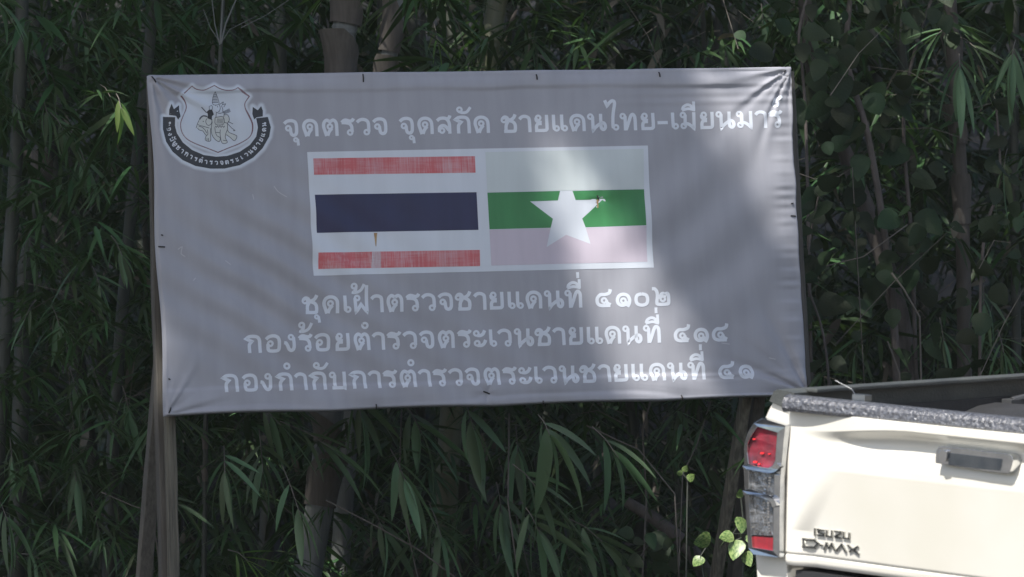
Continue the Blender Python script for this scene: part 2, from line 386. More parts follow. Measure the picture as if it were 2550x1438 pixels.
def print_mesh(name, vs, fs, m, layer, parent=banner, cut=0.0, sub=False):
    """vs: 2-D banner coordinates; the print is sliced finely enough to follow every wrinkle. z carries the ink layer."""
    lay = layer if hasattr(layer, '__len__') else [layer] * len(vs)
    bm = bmesh.new(); bv = [bm.verts.new((p[0], p[1], l_ * 0.55)) for p, l_ in zip(vs, lay)]
    for f in fs:
        try: bm.faces.new([bv[i] for i in f])
        except ValueError: pass
    if sub: bmesh.ops.subdivide_edges(bm, edges=bm.edges[:], cuts=1, use_grid_fill=True)
    if cut:
        A = np.array([p[:2] for p in vs])
        for ax in (0, 1):
            a = math.floor(A[:, ax].min() / cut) * cut + cut
            while a < A[:, ax].max():
                no = (1, 0, 0) if ax == 0 else (0, 1, 0); co = (a, 0, 0) if ax == 0 else (0, a, 0)
                bmesh.ops.bisect_plane(bm, geom=bm.verts[:] + bm.edges[:] + bm.faces[:], plane_co=co, plane_no=no)
                a += cut
    me = bpy.data.meshes.new(name)
    bm.normal_update(); bm.to_mesh(me); bm.free()
    P = np.empty(len(me.vertices) * 3, np.float32); me.vertices.foreach_get('co', P); P = P.reshape(-1, 3); off = P[:, 2].astype(float)
    h = height(P[:, 0].astype(float), P[:, 1].astype(float))
    Q = np.stack([P[:, 0], -(h + 0.0004 + off), P[:, 1] + SZ - SG], 1)
    me.vertices.foreach_set('co', Q.astype(np.float32).ravel()); me.update()
    # face the camera
    if len(me.polygons):
        avg = sum(p.normal.y * p.area for p in me.polygons)
        if avg > 0: me.flip_normals()
    me.polygons.foreach_set('use_smooth', [True] * len(me.polygons)); me.update()
    me.materials.append(m); o = bpy.data.objects.new(name, me); link(o, parent); return o
def poly(name, pts, m, layer, cut=0.012):
    P = [uv(*p) for p in pts]; tri = tessellate_polygon([[Vector((p[0], p[1], 0)) for p in P]])
    return print_mesh(name, P, [tuple(t) for t in tri], m, layer, cut=cut)
def C4(x, y): return (740 + x / 2.772, 350 + y / 2.772)

poly('flag_panel', [(763, 380), (1610, 364), (1625, 668), (779, 688)], M['print_white'], 0.0008)
poly('flag_stripe', [C4(*p) for p in ((105, 127), (1218, 113), (1222, 227), (110, 241))], M['red'], 0.0016)
poly('flag_stripe', [C4(*p) for p in ((116, 378), (1228, 362), (1241, 622), (131, 641))], M['navy'], 0.0016)
poly('flag_stripe', [C4(*p) for p in ((138, 778), (1250, 760), (1253, 872), (143, 890))], M['red'], 0.0016)
poly('bleached_patch', [C4(*p) for p in ((508, 773), (565, 771), (572, 883), (505, 885))], M['redpale'], 0.0022)
poly('flag_stripe', [C4(*p) for p in ((1290, 85), (2382, 62), (2388, 338), (1303, 362))], M['print_cream'], 0.0016)
poly('flag_stripe', [C4(*p) for p in ((1303, 365), (1805, 353), (1790, 418), (1598, 425), (1755, 545), (1740, 607), (1317, 618))], M['green'], 0.0016)
poly('flag_stripe', [C4(*p) for p in ((1891, 353), (2388, 340), (2399, 590), (1982, 603), (1959, 543), (2100, 412), (1912, 415))], M['green'], 0.0016)
poly('flag_stripe', [C4(*p) for p in ((1317, 621), (1739, 610), (1712, 740), (1848, 655), (2015, 718), (1983, 606), (2400, 593), (2410, 840), (1330, 868))], M['pink'], 0.0016)
poly('rust_run', [C4(*p) for p in ((522, 642), (545, 642), (536, 735), (532, 735))], M['rust'], 0.0022)
poly('rust_run', [C4(*p) for p in ((2058, 412), (2076, 412), (2070, 470), (2064, 470))], M['rust'], 0.0026)

# ---- Thai glyphs as pen strokes (200 units = letter height), 'o' = ring (x,y,rx,ry,thick)
G = {
 'ด': (186, [[(50, 0), (36, 50), (21, 108), (30, 150), (55, 175), (92, 183), (130, 175), (157, 150), (167, 110), (167, 0)], [(62, 4), (80, 48), (112, 88)]], [(90, 110)]),
 'ต': (188, [[(50, 0), (36, 50), (21, 108), (28, 155), (54, 181), (78, 174), (95, 160, 1), (112, 174), (136, 181), (160, 160), (169, 120), (169, 0)], [(62, 4), (80, 48), (114, 88)]], [(92, 108)]),
 'ก': (182, [[(42, 0), (42, 78), (52, 106), (74, 130, 1), (10, 160, 1), (45, 182), (95, 187), (140, 175), (160, 140), (162, 90), (162, 0)]], []),
 'อ': (173, [[(10, 148), (38, 174), (85, 185), (130, 174), (152, 138), (153, 60), (143, 28), (115, 18), (60, 18), (36, 28), (31, 60), (32, 98)]], [(56, 100)]),
 'ง': (134, [[(114, 168), (115, 70), (103, 30), (80, 18), (58, 32), (44, 66), (26, 100), (4, 106)]], [(86, 166)]),
 'ร': (154, [[(8, 150), (34, 174), (62, 178), (105, 166), (132, 174), (146, 196)], [(8, 150), (62, 146), (98, 136), (120, 105), (124, 40)]], [(100, 36)]),
 'ย': (158, [[(20, 165), (22, 135), (42, 118), (82, 110)], [(82, 97), (40, 94), (22, 68), (21, 18, 1), (110, 18), (134, 26), (141, 55), (141, 196)]], [(45, 163)]),
 'า': (143, [[(10, 150), (35, 175), (70, 183), (105, 172), (122, 140), (124, 0)]], []),
 'ว': (159, [[(10, 150), (40, 175), (80, 183), (120, 170), (140, 135), (141, 40)]], [(116, 36)]),
 'จ': (166, [[(10, 150), (40, 176), (85, 185), (130, 172), (147, 135), (148, 60), (136, 26), (112, 16), (90, 27), (81, 58), (78, 100)]], [(54, 98)]),
 'ะ': (140, [[(44, 132), (80, 130), (112, 148), (133, 188)], [(46, 20), (90, 20), (120, 40), (138, 80)]], [(37, 155), (43, 45)]),
 'เ': (85, [[(21, 196), (21, 55), (30, 30)]], [(50, 38)]),
 'แ': (178, [[(21, 196), (21, 55), (30, 30)], [(114, 196), (114, 55), (123, 30)]], [(50, 38), (143, 38)]),
 'น': (220, [[(61, 168), (61, 4, 1), (80, 32), (115, 62), (150, 84), (180, 92), (200, 72), (202, 38), (184, 16), (164, 24), (154, 55), (154, 196)]], [(36, 165)]),
 'ช': (182, [[(20, 160), (42, 178), (68, 174), (84, 150), (80, 125), (62, 92), (56, 60), (56, 17)], [(32, 15, ), (140, 15), (160, 30), (163, 82), (150, 112), (122, 130), (84, 140)], [(84, 140), (122, 150), (150, 172), (168, 208)]], [(36, 145)]),
 'ท': (198, [[(64, 168), (64, 0)], [(70, 8), (100, 85), (128, 160), (150, 183), (170, 168), (178, 130), (178, 0)]], [(38, 165)]),
 'ไ': (165, [[(10, 350), (34, 285, 1), (60, 316), (88, 340), (112, 338), (121, 305), (99, 190), (92, 60), (102, 34)]], [(126, 38)]),
 'ม': (186, [[(61, 168), (57, 40)], [(48, 66), (92, 62), (130, 38), (160, 8, 1), (162, 196)]], [(36, 165), (40, 40)]),
 'ส': (175, [[(10, 150), (40, 174), (85, 180), (125, 168), (145, 130), (150, 90), (150, 0)], [(34, 20), (34, 66), (60, 92), (100, 88), (140, 40)], [(110, 150), (150, 185), (160, 210)]], [(62, 38)]),
 'ฝ': (172, [[(20, 165), (22, 4, 1), (84, 92, 1), (146, 4, 1), (152, 305)]], [(45, 165)]),
 'บ': (190, [[(61, 160), (62, 19)], [(30, 17), (150, 17), (169, 30), (169, 196)]], [(36, 162)]),
 'ญ': (240, [[(10, 150), (40, 180), (75, 150), (75, 19, 1), (150, 19), (150, 150), (185, 184), (215, 150), (215, 0)], [(90, -40), (215, -40)]], [(50, 90)]),
 '-': (118, [[(0, 82), (118, 82)]], []),
 '๔': (188, [[(172, 198), (160, 158), (112, 140), (60, 138), (26, 105), (19, 70), (30, 34), (65, 17), (105, 16), (165, 16)], [(122, 75), (132, 45), (168, 22)]], [(98, 73)]),
 '๑': (172, [[(126, -4), (150, 40), (152, 85), (130, 124), (85, 138), (42, 124), (19, 85), (24, 42), (52, 17), (90, 17), (112, 36), (112, 60)]], [(84, 66)]),
 '๐': (168, [[(84, 138), (135, 122), (150, 74), (135, 28), (84, 12), (33, 28), (18, 74), (33, 122), (84, 138)]], []),
 '๒': (212, [[(8, 192), (38, 190), (62, 160), (68, 110), (60, 45), (74, 19), (165, 19), (192, 34), (194, 110), (182, 138), (164, 132), (150, 112), (138, 136), (116, 132), (102, 104), (104, 80)]], [(128, 78)]),
 '้': (0, [[(66, 296), (58, 255), (30, 228), (80, 232), (120, 258), (152, 318)]], [(43, 298)]),
 'ั': (0, [[(62, 252), (104, 238), (155, 246), (200, 300)]], [(73, 273)]),
 'ำ': (0, [], [(138, 276)]),
 'ี': (0, [[(34, 220), (110, 236), (186, 218)], [(40, 222), (52, 256), (92, 280), (135, 272), (172, 228)], [(172, 215), (172, 318)]], []),
 '่': (0, [[(158, 330), (158, 396)]], []),
 'ุ': (0, [[(176, -28), (182, -102)]], [(154, -36)]),
 '์': (0, [[(70, 282), (80, 318), (122, 328), (165, 360)]], [(93, 272)]),
}
def glyph(ch, tf, th=38, ring=(38, 13), step=0.00012, mark_dx=0):
    """returns verts, faces, layer offsets; tf maps glyph units to banner coords"""
    V_, F_, O_ = [], [], []; k = 0
    w_, strokes, rings = G[ch]
    for st in strokes:
        pts = catmull(st, 5); q_ = [pts[0]]
        for p_ in pts[1:]:
            n_ = max(1, int(np.hypot(*(np.array(p_[:2]) - np.array(q_[-1][:2]))) / 16)); a_ = np.array(q_[-1][:2], float); b_ = np.array(p_[:2], float)
            q_ += [a_ + (b_ - a_) * (i + 1) / n_ for i in range(n_)]
        pts = q_; thn = th * (0.86 if w_ == 0 else 1)
        vs, fs = ribbon(pts, thn); n0 = len(V_)
        V_ += [tf(p[0] + mark_dx, p[1]) for p in vs]; F_ += [tuple(i + n0 for i in f) for f in fs]; O_ += [k * step] * len(vs); k += 1
    for c in rings:
        ro, ri = ring
        if ch == 'ำ': ro, ri = 41, 15
        if ch == 'ุ': ro, ri = 31, 8
        n0 = len(V_); N_ = 20
        for i in range(N_):
            a = 2 * math.pi * i / N_
            for r_ in (ro, ri): V_.append(tf(c[0] + mark_dx + r_ * math.cos(a), c[1] + r_ * math.sin(a)))
        F_ += [(n0 + 2 * i, n0 + 2 * i + 1, n0 + (2 * i + 3) % (2 * N_), n0 + (2 * i + 2) % (2 * N_)) for i in range(N_)]; O_ += [k * step] * (2 * N_); k += 1
    return V_, F_, O_
def text_line(items, base, s, th=38):
    (bx0, by0), (bx1, by1) = base; sl = (by1 - by0) / (bx1 - bx0)
    last = None
    for ch, x, *dx in items:
        X0 = x
        def tf(gx_, gy_):
            X = X0 + gx_ * s; return uv(X - gy_ * s * 0.048 + 4.2, by0 + (X - bx0) * sl - gy_ * s)
        V_, F_, O_ = [], [], []
        for c2, mdx in ch if isinstance(ch, list) else [(ch, 0)]:
            a, b, c = glyph(c2, tf, th, mark_dx=mdx); n0 = len(V_)
            V_ += a; F_ += [tuple(i + n0 for i in f) for f in b]; O_ += c
        o = print_mesh('letter', V_, F_, M['letter'], 0.0006 + np.array(O_), sub=True)
def c1(x): return 680 + x / 3.984
def c2(x): return 1220 + x / 3.228
def d2(x): return 560 + x / 4.493
def d3(x): return 1100 + x / 4.495
def d4(x): return 1480 + x / 4.493
l1 = [([('จ', 0), ('ุ', -20)], c1(85)), ('ด', c1(268)), ('ต', c1(465)), ('ร', c1(655)), ('ว', c1(805)), ('จ', c1(967)),
      ([('จ', 0), ('ุ', -20)], c1(1230)), ('ด', c1(1408)), ('ส', c1(1598)), ([('ก', 0), ('ั', -10)], c1(1780)), ('ด', c1(1965)),
      ('ช', c1(2238)), ('า', c1(2415)), ('ย', c2(340)), ('แ', c2(480)), ('ด', c2(618)), ('น', c2(765)), ('ไ', c2(905)), ('ท', c2(1025)), ('ย', c2(1195)),
      ('-', c2(1328)), ('เ', c2(1438)), ([('ม', 0), ('ี', -6)], c2(1510)), ('ย', c2(1672)), ('น', c2(1800)), ('ม', c2(1965)), ('า', c2(2110)), ([('ร', 0), ('์', 0)], c2(2222))]
text_line(l1, ((715, 342), (1925, 319.5)), 0.2175)
l2 = [([('ช', 0), ('ุ', 0)], d2(843)), ('ด', d2(1068)), ('เ', d2(1300)), ([('ฝ', 0), ('้', -26)], d2(1415)), ('า', d2(1608)), ('ต', d2(1782)), ('ร', d2(2000)), ('ว', d2(2172)), ('จ', d2(2357)),
      ('ช', d3(122)), ('า', d3(328)), ('ย', d3(505)), ('แ', d3(708)), ('ด', d3(908)), ('น', d3(1117)), ([('ท', 0), ('ี', 0), ('่', 0)], d3(1345)),
      ('๔', 1476), ('๑', d4(210)), ('๐', d4(418)), ('๒', d4(612))]
text_line(l2, ((755, 783), (1600, 763.8)), 0.2225)
l3 = [('ก', d2(210)), ('อ', d2(432)), ('ง', d2(635)), ([('ร', 0), ('้', 0)], d2(805)), ('อ', d2(985)), ('ย', d2(1213)), ([('ต', 0), ('ำ', 0)], d2(1415)), ('า', d2(1627)), ('ร', d2(1790)), ('ว', d2(1963)), ('จ', d2(2150)), ('ต', d2(2358)),
      ('ร', d3(150)), ('ะ', d3(325)), ('เ', d3(503)), ('ว', d3(598)), ('น', d3(785)), ('ช', d3(1013)), ('า', d3(1215)), ('ย', d3(1395)), ('แ', d3(1595)), ('ด', d4(85)), ('น', d4(290)), ([('ท', 0), ('ี', 0), ('่', 0)], d4(520)),
      ('๔', d4(862)), ('๑', d4(1087)), ('๔', d4(1292))]
text_line(l3, ((611, 880.5), (1804, 850.5)), 0.2225)
l4 = [('ก', 530 + 70 / 3.696), ('อ', d2(175)), ('ง', d2(375)), ([('ก', 0), ('ำ', -12)], d2(557)), ('า', d2(758)), ([('ก', 0), ('ั', 0)], d2(935)), ('บ', d2(1145)), ('ก', d2(1380)), ('า', d2(1582)), ('ร', d2(1747)), ([('ต', 0), ('ำ', 0)], d2(1930)), ('า', d2(2140)), ('ร', d2(2305)),
      ('ว', d3(50)), ('จ', d3(235)), ('ต', d3(443)), ('ร', d3(658)), ('ะ', d3(835)), ('เ', d3(1010)), ('ว', d3(1105)), ('น', d3(1290)), ('ช', d3(1517)), ('า', d4(15)), ('ย', d4(190)), ('แ', d4(390)), ('ด', d4(585)), ('น', d4(793)), ([('ท', 0), ('ี', 0), ('่', 0)], d4(1020)),
      ('๔', d4(1360)), ('๑', d4(1588))]
text_line(l4, ((610, 976.5), (1740, 946.5)), 0.2225)

# ---- crest
def E1(x, y): return (360 + x / 4.7925, 160 + y / 4.7925)
def E6(x, y): return (440 + x / 7.99, 200 + y / 7.99)
shield = [(822, 262, 1), (745, 300), (690, 318), (610, 305), (555, 270, 1), (500, 322), (430, 385, 1), (478, 450), (492, 530), (445, 640), (420, 720), (438, 820), (500, 900), (600, 955), (720, 1000), (870, 1058, 1), (1000, 1003), (1120, 955), (1230, 890), (1275, 820), (1280, 720), (1240, 620), (1200, 540), (1192, 470), (1242, 390, 1), (1170, 340), (1102, 288, 1), (1050, 315), (960, 320), (880, 297), (822, 262, 1)]
sh = [np.array(p) for p in catmull(shield, 4)]
band = [(215, 632), (212, 780), (250, 930), (330, 1050), (450, 1150), (600, 1220), (780, 1252), (950, 1250), (1130, 1210), (1290, 1120), (1400, 1010), (1480, 870), (1500, 760), (1465, 635), (1325, 650), (1345, 760), (1325, 870), (1250, 970), (1130, 1050), (980, 1100), (850, 1110), (700, 1090), (560, 1030), (450, 940), (380, 830), (355, 740), (355, 640)]
tailL = [(310, 480), (340, 545), (405, 495), (405, 560), (420, 630), (390, 670), (365, 625), (285, 612), (285, 550)]
tailR = [(1285, 515), (1345, 555), (1385, 505), (1405, 560), (1405, 628), (1330, 640), (1300, 665), (1280, 600)]
def inside(P, poly_):
    x, y = P[:, 0], P[:, 1]; c = np.zeros(len(P), bool); n_ = len(poly_)
    for i in range(n_):
        x1, y1 = poly_[i][:2]; x2, y2 = poly_[(i + 1) % n_][:2]
        if y1 == y2: continue
        k = ((y1 > y) != (y2 > y)) & (x < (x2 - x1) * (y - y1) / (y2 - y1) + x1); c ^= k
    return c
def dist(P, poly_):
    d = np.full(len(P), 1e9); n_ = len(poly_)
    for i in range(n_):
        a = np.array(poly_[i][:2], float); b = np.array(poly_[(i + 1) % n_][:2], float); ab = b - a
        t = np.clip(((P - a) @ ab) / (ab @ ab + 1e-9), 0, 1); d = np.minimum(d, np.hypot(*(P - a - t[:, None] * ab).T))
    return np.where(inside(P, poly_), 0, d)
ex = np.linspace(150, 1570, 180); ey = np.linspace(180, 1330, 150); EX, EY = np.meshgrid(ex, ey); PP = np.stack([EX.ravel(), EY.ravel()], 1)
dd = np.minimum.reduce([dist(PP, sh), dist(PP, band), dist(PP, tailL), dist(PP, tailR)])
a = 1 - sstep(16, 56, dd)
keep = a > 0.0
nx = len(ex); ii, jj = np.meshgrid(np.arange(len(ey) - 1), np.arange(nx - 1), indexing='ij'); q = (ii * nx + jj).ravel()
F4 = np.stack([q, q + nx, q + nx + 1, q + 1], 1); F4 = F4[keep[F4].any(1)]
used = np.unique(F4); remap = np.zeros(len(PP), int); remap[used] = np.arange(len(used))
crest_m = vinyl('print_crest_field', (0.58, 0.63, 0.70), 0.05)
n = crest_m.node_tree.nodes; L = crest_m.node_tree.links; vc = n.new('ShaderNodeVertexColor'); vc.layer_name = 'ink'
mx = n.new('ShaderNodeMix'); mx.data_type = 'RGBA'; mx.inputs[6].default_value = (0.343, 0.347, 0.385, 1)
b_ = n['Principled BSDF']; s_ = b_.inputs['Base Color'].links[0].from_socket; L.new(s_, mx.inputs[7]); L.new(vc.outputs[0], mx.inputs[0]); L.new(mx.outputs[2], b_.inputs['Base Color'])
crest = print_mesh('crest', [uv(*E1(*PP[i])) for i in used], [tuple(int(remap[k]) for k in f) for f in F4], crest_m, 0.0006)
ca = crest.data.color_attributes.new('ink', 'FLOAT_COLOR', 'POINT'); av = a[used]
ca.data.foreach_set('color', np.stack([av, av, av, np.ones_like(av)], 1).astype(np.float32).ravel())
vs, fs = ribbon([p for p in sh[:-1]], [11 + 12 * max(0, vn) for vn in vnoise(np.arange(len(sh) - 1) * 0.13, 60)], closed=True)
print_mesh('shield_outline', [uv(*E1(*p)) for p in vs], fs, M['maroon'], 0.0012)
poly('ribbon_band', [E1(*p) for p in band], M['ink'], 0.0014); poly('ribbon_tail', [E1(*p) for p in tailL], M['ink'], 0.0014); poly('ribbon_tail', [E1(*p) for p in tailR], M['ink'], 0.0014)
# lettering along the band
mid = catmull([(283, 690), (288, 800), (322, 900), (395, 1000), (510, 1090), (650, 1155), (820, 1182), (980, 1175), (1130, 1130), (1265, 1045), (1365, 935), (1415, 820), (1420, 700)], 12)
mid = np.array(mid); seg = np.r_[0, np.cumsum(np.hypot(*np.diff(mid, axis=0).T))]
txt = ['ก', 'อ', 'ง', 'บั', 'ญ', 'ช', 'า', 'ก', 'า', 'ร', 'ตำ', 'า', 'ร', 'ว', 'จ', 'ต', 'ร', 'ะ', 'เ', 'ว', 'น', 'ช', 'า', 'ย', 'แ', 'ด', 'น']
VV, FF, OO = [], [], []
for i, t_ in enumerate(txt):
    sp = seg[-1] * (0.015 + 0.97 * i / (len(txt) - 1)); x = np.interp(sp, seg, mid[:, 0]); y = np.interp(sp, seg, mid[:, 1])
    x2 = np.interp(sp + 4, seg, mid[:, 0]) - np.interp(sp - 4, seg, mid[:, 0]); y2 = np.interp(sp + 4, seg, mid[:, 1]) - np.interp(sp - 4, seg, mid[:, 1]); l_ = math.hypot(x2, y2); dx_, dy_ = x2 / l_, y2 / l_
    sc_ = 0.235
    def tf(gx_, gy_):
        a_ = (gx_ - G[t_[0]][0] / 2) * sc_; b_2 = (gy_ - 100) * sc_
        return uv(*E1(x + dx_ * a_ + dy_ * b_2, y + dy_ * a_ - dx_ * b_2))
    for c_ in t_:
        a_, b_, c3 = glyph(c_, tf, 44, ring=(36, 12)); n0 = len(VV); VV += a_; FF += [tuple(k + n0 for k in f) for f in b_]; OO += c3
print_mesh('ribbon_lettering', VV, FF, M['letter'], 0.0019 + np.array(OO))
# elephant and riders, drawn in line
def lines(name, paths, th, m, layer):
    VV, FF, OO = [], [], []
    for k, p in enumerate(paths):
        tk = th
        if isinstance(p, tuple): p, tk = p
        vs, fs = ribbon(catmull(p, 3), tk); n0 = len(VV); VV += [uv(*E6(*v)) for v in vs]; FF += [tuple(i + n0 for i in f) for f in fs]; OO += [0.00006 * (k % 9)] * len(vs)
    return print_mesh(name, VV, FF, m, layer + np.array(OO))
poly('elephant', [E6(*p) for p in ((440, 800), (470, 740), (520, 705), (600, 720), (700, 790), (760, 740), (1000, 700), (1030, 790), (1000, 880), (1040, 1050), (1180, 1110), (1170, 1180), (1130, 1210), (1000, 1110), (965, 1120), (1000, 1240), (930, 1270), (880, 1230), (855, 1150), (850, 1210), (820, 1230), (740, 1170), (680, 1060), (665, 1200), (620, 1225), (560, 1200), (570, 1110), (510, 1020), (440, 1000), (395, 950), (405, 870))], M['blend'], 0.0010)
lines('elephant_outline', [
    [(440, 800), (405, 870), (375, 960)], [(400, 960), (440, 1000), (510, 1020), (560, 1090), (600, 1100), (612, 1060), (600, 990)], [(430, 925), (500, 945), (555, 1000), (590, 1060)],
    [(410, 890), (460, 910), (540, 930), (640, 960)], [(590, 770), (570, 830), (600, 895), (650, 900), (690, 850), (690, 790)],
    [(670, 960), (660, 1060), (668, 1200), (620, 1225), (560, 1200), (560, 1155), (580, 1105)], [(590, 1160), (590, 1200)], [(620, 1160), (620, 1215)],
    [(700, 830), (680, 960), (690, 1080), (740, 1170), (820, 1230), (850, 1210), (855, 1150), (790, 1110), (760, 1030), (750, 940)], [(770, 1045), (850, 1052)],
    [(860, 990), (855, 1080), (880, 1230), (930, 1270), (1000, 1240), (960, 1160), (965, 1080), (1000, 980), (1000, 880)], [(910, 1200), (985, 1215)],
    [(1000, 1000), (1040, 1050), (1180, 1110), (1170, 1180), (1130, 1210), (1060, 1150), (980, 1090)],
    [(930, 700), (1000, 700), (1035, 790), (1000, 860), (930, 840)], [(755, 750), (910, 740), (925, 880), (765, 885), (755, 750)],
    [(760, 915), (780, 945), (800, 915), (825, 945), (850, 915), (875, 945), (900, 915), (925, 945), (945, 915)],
    ([(510, 822), (530, 830)], 18)], 11, M['linegrey'], 0.0013)
lines('howdah', [([(790 + 22 * i, 870), (765 + 22 * i + 40, 770)], 8) for i in range(6)] + [
    [(775, 650), (770, 740)], [(930, 640), (925, 740)], [(775, 650), (850, 670), (930, 640)], [(765, 505), (768, 645)], [(800, 520), (815, 640)], [(835, 490), (855, 560), (830, 640)], [(880, 510), (905, 590), (900, 640)],
    [(845, 490), (920, 440), (900, 500), (965, 475), (925, 545)], [(990, 860), (1080, 955), (1150, 1010), (1110, 1010)], [(1010, 830), (1110, 880)], ([(910, 640), (1040, 575)], 10), ([(915, 655), (1048, 593)], 10), ([(920, 670), (1056, 610)], 10), ([(925, 685), (1062, 630)], 10)], 11, M['linegrey'], 0.0013)
lines('tiered_umbrella', [[(750, 240), (720, 320), (700, 440), (712, 488), (760, 503), (825, 488), (832, 440), (800, 340), (750, 240)]] + [([(750 - w_, y_), (760 + w_, y_)], 12) for y_, w_ in ((300, 20), (330, 28), (360, 36), (390, 44), (420, 52), (450, 58))], 10, M['linegrey'], 0.0013)
poly('mahout', [E6(*p) for p in ((600, 660), (556, 642), (590, 636), (625, 600), (690, 598), (728, 690), (694, 724), (690, 770), (704, 806), (600, 762), (612, 700))], M['ink'], 0.0017)
lines('mahout_head', [[(630, 530), (690, 518), (692, 590), (640, 596), (630, 530)], ([(480, 545), (575, 645)], 16), ([(445, 790), (480, 740), (530, 715), (600, 730)], 26)], 9, M['linegrey'], 0.0016)

# scuffs on the cloth
for pts in ([(680, 465), (692, 480), (712, 492)], [(442, 622), (452, 616), (450, 632), (460, 640)], [(628, 485), (631, 498)], [(480, 700), (486, 693)], [(900, 805), (903, 812)], [(1795, 855), (1815, 858)], [(1912, 892), (1928, 896)], [(560, 650), (573, 660)]):
    vs, fs = ribbon(catmull(pts, 3), 2.0); print_mesh('scuff', [uv(*p) for p in vs], fs, M['scuff'], 0.0007)

# nails / wire ties
for (x1, y1, x2, y2) in ((376, 192, 386, 207), (902, 186, 903, 206), (1333, 187, 1335, 200), (1638, 181, 1641, 193), (1954, 176, 1949, 184), (934, 1008, 934, 1021), (1350, 999, 1351, 1010), (1694, 985, 1697, 997), (424, 1016, 418, 1030),
                         (393, 615, 410, 616), (401, 586, 404, 587), (419, 944, 422, 946), (1969, 508, 1974, 507), (1968, 538, 1980, 539), (1484, 488, 1488, 500), (1200, 976, 1216, 982)):
    a_, b_ = uv(x1, y1), uv(x2, y2); k = MB(); h_ = [float(height(np.array(p[0]), np.array(p[1]))) for p in (a_, b_)]
    k.tube([loc_s(a_[0], a_[1], h_[0] + 0.001), loc_s((a_[0] + b_[0]) / 2, (a_[1] + b_[1]) / 2, max(h_) + 0.004), loc_s(b_[0], b_[1], h_[1] + 0.001)], 0.0024, 6); k.build('nail', M['iron'], sign)

# timber: frame rails behind the banner, posts and braces
def beam(name, p0, p1, wx, wy, m, parent=sign, label=None, n=10, jit=0.0015, seed=0):
    """board with slightly uneven edges; p0,p1 in sign space"""
    r = np.random.RandomState(seed); p0 = Vector(p0); p1 = Vector(p1); t = (p1 - p0).normalized(); sd = t.cross(Vector((0, 1, 0))).normalized(); fr = sd.cross(t)
    vs = []; fs = []
    for i in range(n + 1):
        c = p0.lerp(p1, i / n)
        for a_, b_ in ((-1, -1), (1, -1), (1, 1), (-1, 1)):
            vs.append(c + sd * (a_ * wx / 2 + r.uniform(-jit, jit)) + fr * (b_ * wy / 2 + r.uniform(-jit, jit)))
    for i in range(n):
        for k in range(4): fs.append((i * 4 + k, i * 4 + (k + 1) % 4, i * 4 + 4 + (k + 1) % 4, i * 4 + 4 + k))
    fs += [(3, 2, 1, 0), tuple(n * 4 + k for k in range(4))]
    k = MB(); k.add(vs, fs); o = k.build(name, m, parent, bevel=0.003, seg=1)
    if label: o['label'] = label
    return o
def plc(u, v, y): return (u, y, v + SZ - SG)
def px_s(px, py, y):
    """sign-space point on the plane y behind the banner"""
    o, d = ray(px, py); c = SCN - sn * y; t = ((c - o) @ sn) / (d @ sn); p = o + d * t - SCN
    return (p @ sa, y, p[2] + SZ - SG)
beam('frame_rail', plc(ctl[0] + .01, ctl[1] - .012, .016 + .034), plc(ctr[0] - .01, ctr[1] - .012, .05), .03, .03, M['woodpale'], n=24, seed=1)
beam('frame_rail', plc(cbl[0] + .01, cbl[1] + .03, .05), plc(cbr[0] - .01, cbr[1] + .03, .05), .035, .03, M['wood'], n=24, seed=2)
beam('frame_rail', plc((cbl[0] + cbr[0]) / 2, cbl[1] + .05, .05), plc((ctl[0] + ctr[0]) / 2, ctl[1] - .03, .05), .035, .028, M['wood'], n=10, seed=3)
def toground(px, py, y, dxdy):
    a_ = px_s(px, py, y); b_ = px_s(px + dxdy * 200, py + 200, y); k = (a_[2] + 0.25) / (a_[2] - b_[2])
    return tuple(a_[i] + (b_[i] - a_[i]) * k for i in range(3))
def post(name, x0, y0, x1, y1, y, w_, d_, m, seed, label=None):
    a_ = px_s(x0, y0, y); sl_ = (x1 - x0) / (y1 - y0); b_ = toground(x1, y1, y, sl_)
    return beam(name, b_, a_, w_, d_, m, n=16, seed=seed, label=label, jit=0.002)
post('post', 406, 300, 432, 1438, 0.085, 0.038, 0.035, M['woodpale'], 11, 'pale front post at the left corner with dark weathered edge')
post('post', 379, 198, 411, 1438, 0.135, 0.036, 0.05, M['wooddark'], 12, 'tall dark post showing along the banner\'s left edge')
post('post', 1962, 180, 2030, 1438, 0.09, 0.03, 0.05, M['wood'], 14)
a_ = px_s(404, 880, 0.19); b_ = px_s(358, 1438, 0.55); d_ = Vector(b_) - Vector(a_); e_ = Vector(a_) + d_ * ((a_[2] + .2) / (a_[2] - b_[2]))
beam('brace', e_, a_, 0.05, 0.06, M['wood'], n=12, seed=15, label='brown brace leaning behind the left post')
a_ = px_s(1862, 960, 0.08); b_ = px_s(1783, 1438, 0.35); d_ = Vector(b_) - Vector(a_); e_ = Vector(a_) + d_ * ((a_[2] + .2) / (a_[2] - b_[2]))
beam('brace', e_, a_, 0.035, 0.05, M['woodpale'], n=16, seed=16, label='split pale prop leaning under the right half of the banner')
a_ = px_s(1890, 960, 0.12); b_ = px_s(1830, 1438, 0.42); d_ = Vector(b_) - Vector(a_); e_ = Vector(a_) + d_ * ((a_[2] + .2) / (a_[2] - b_[2]))
beam('brace', e_, a_, 0.045, 0.06, M['wooddark'], n=12, seed=17, label='dark prop close behind the pale split one')

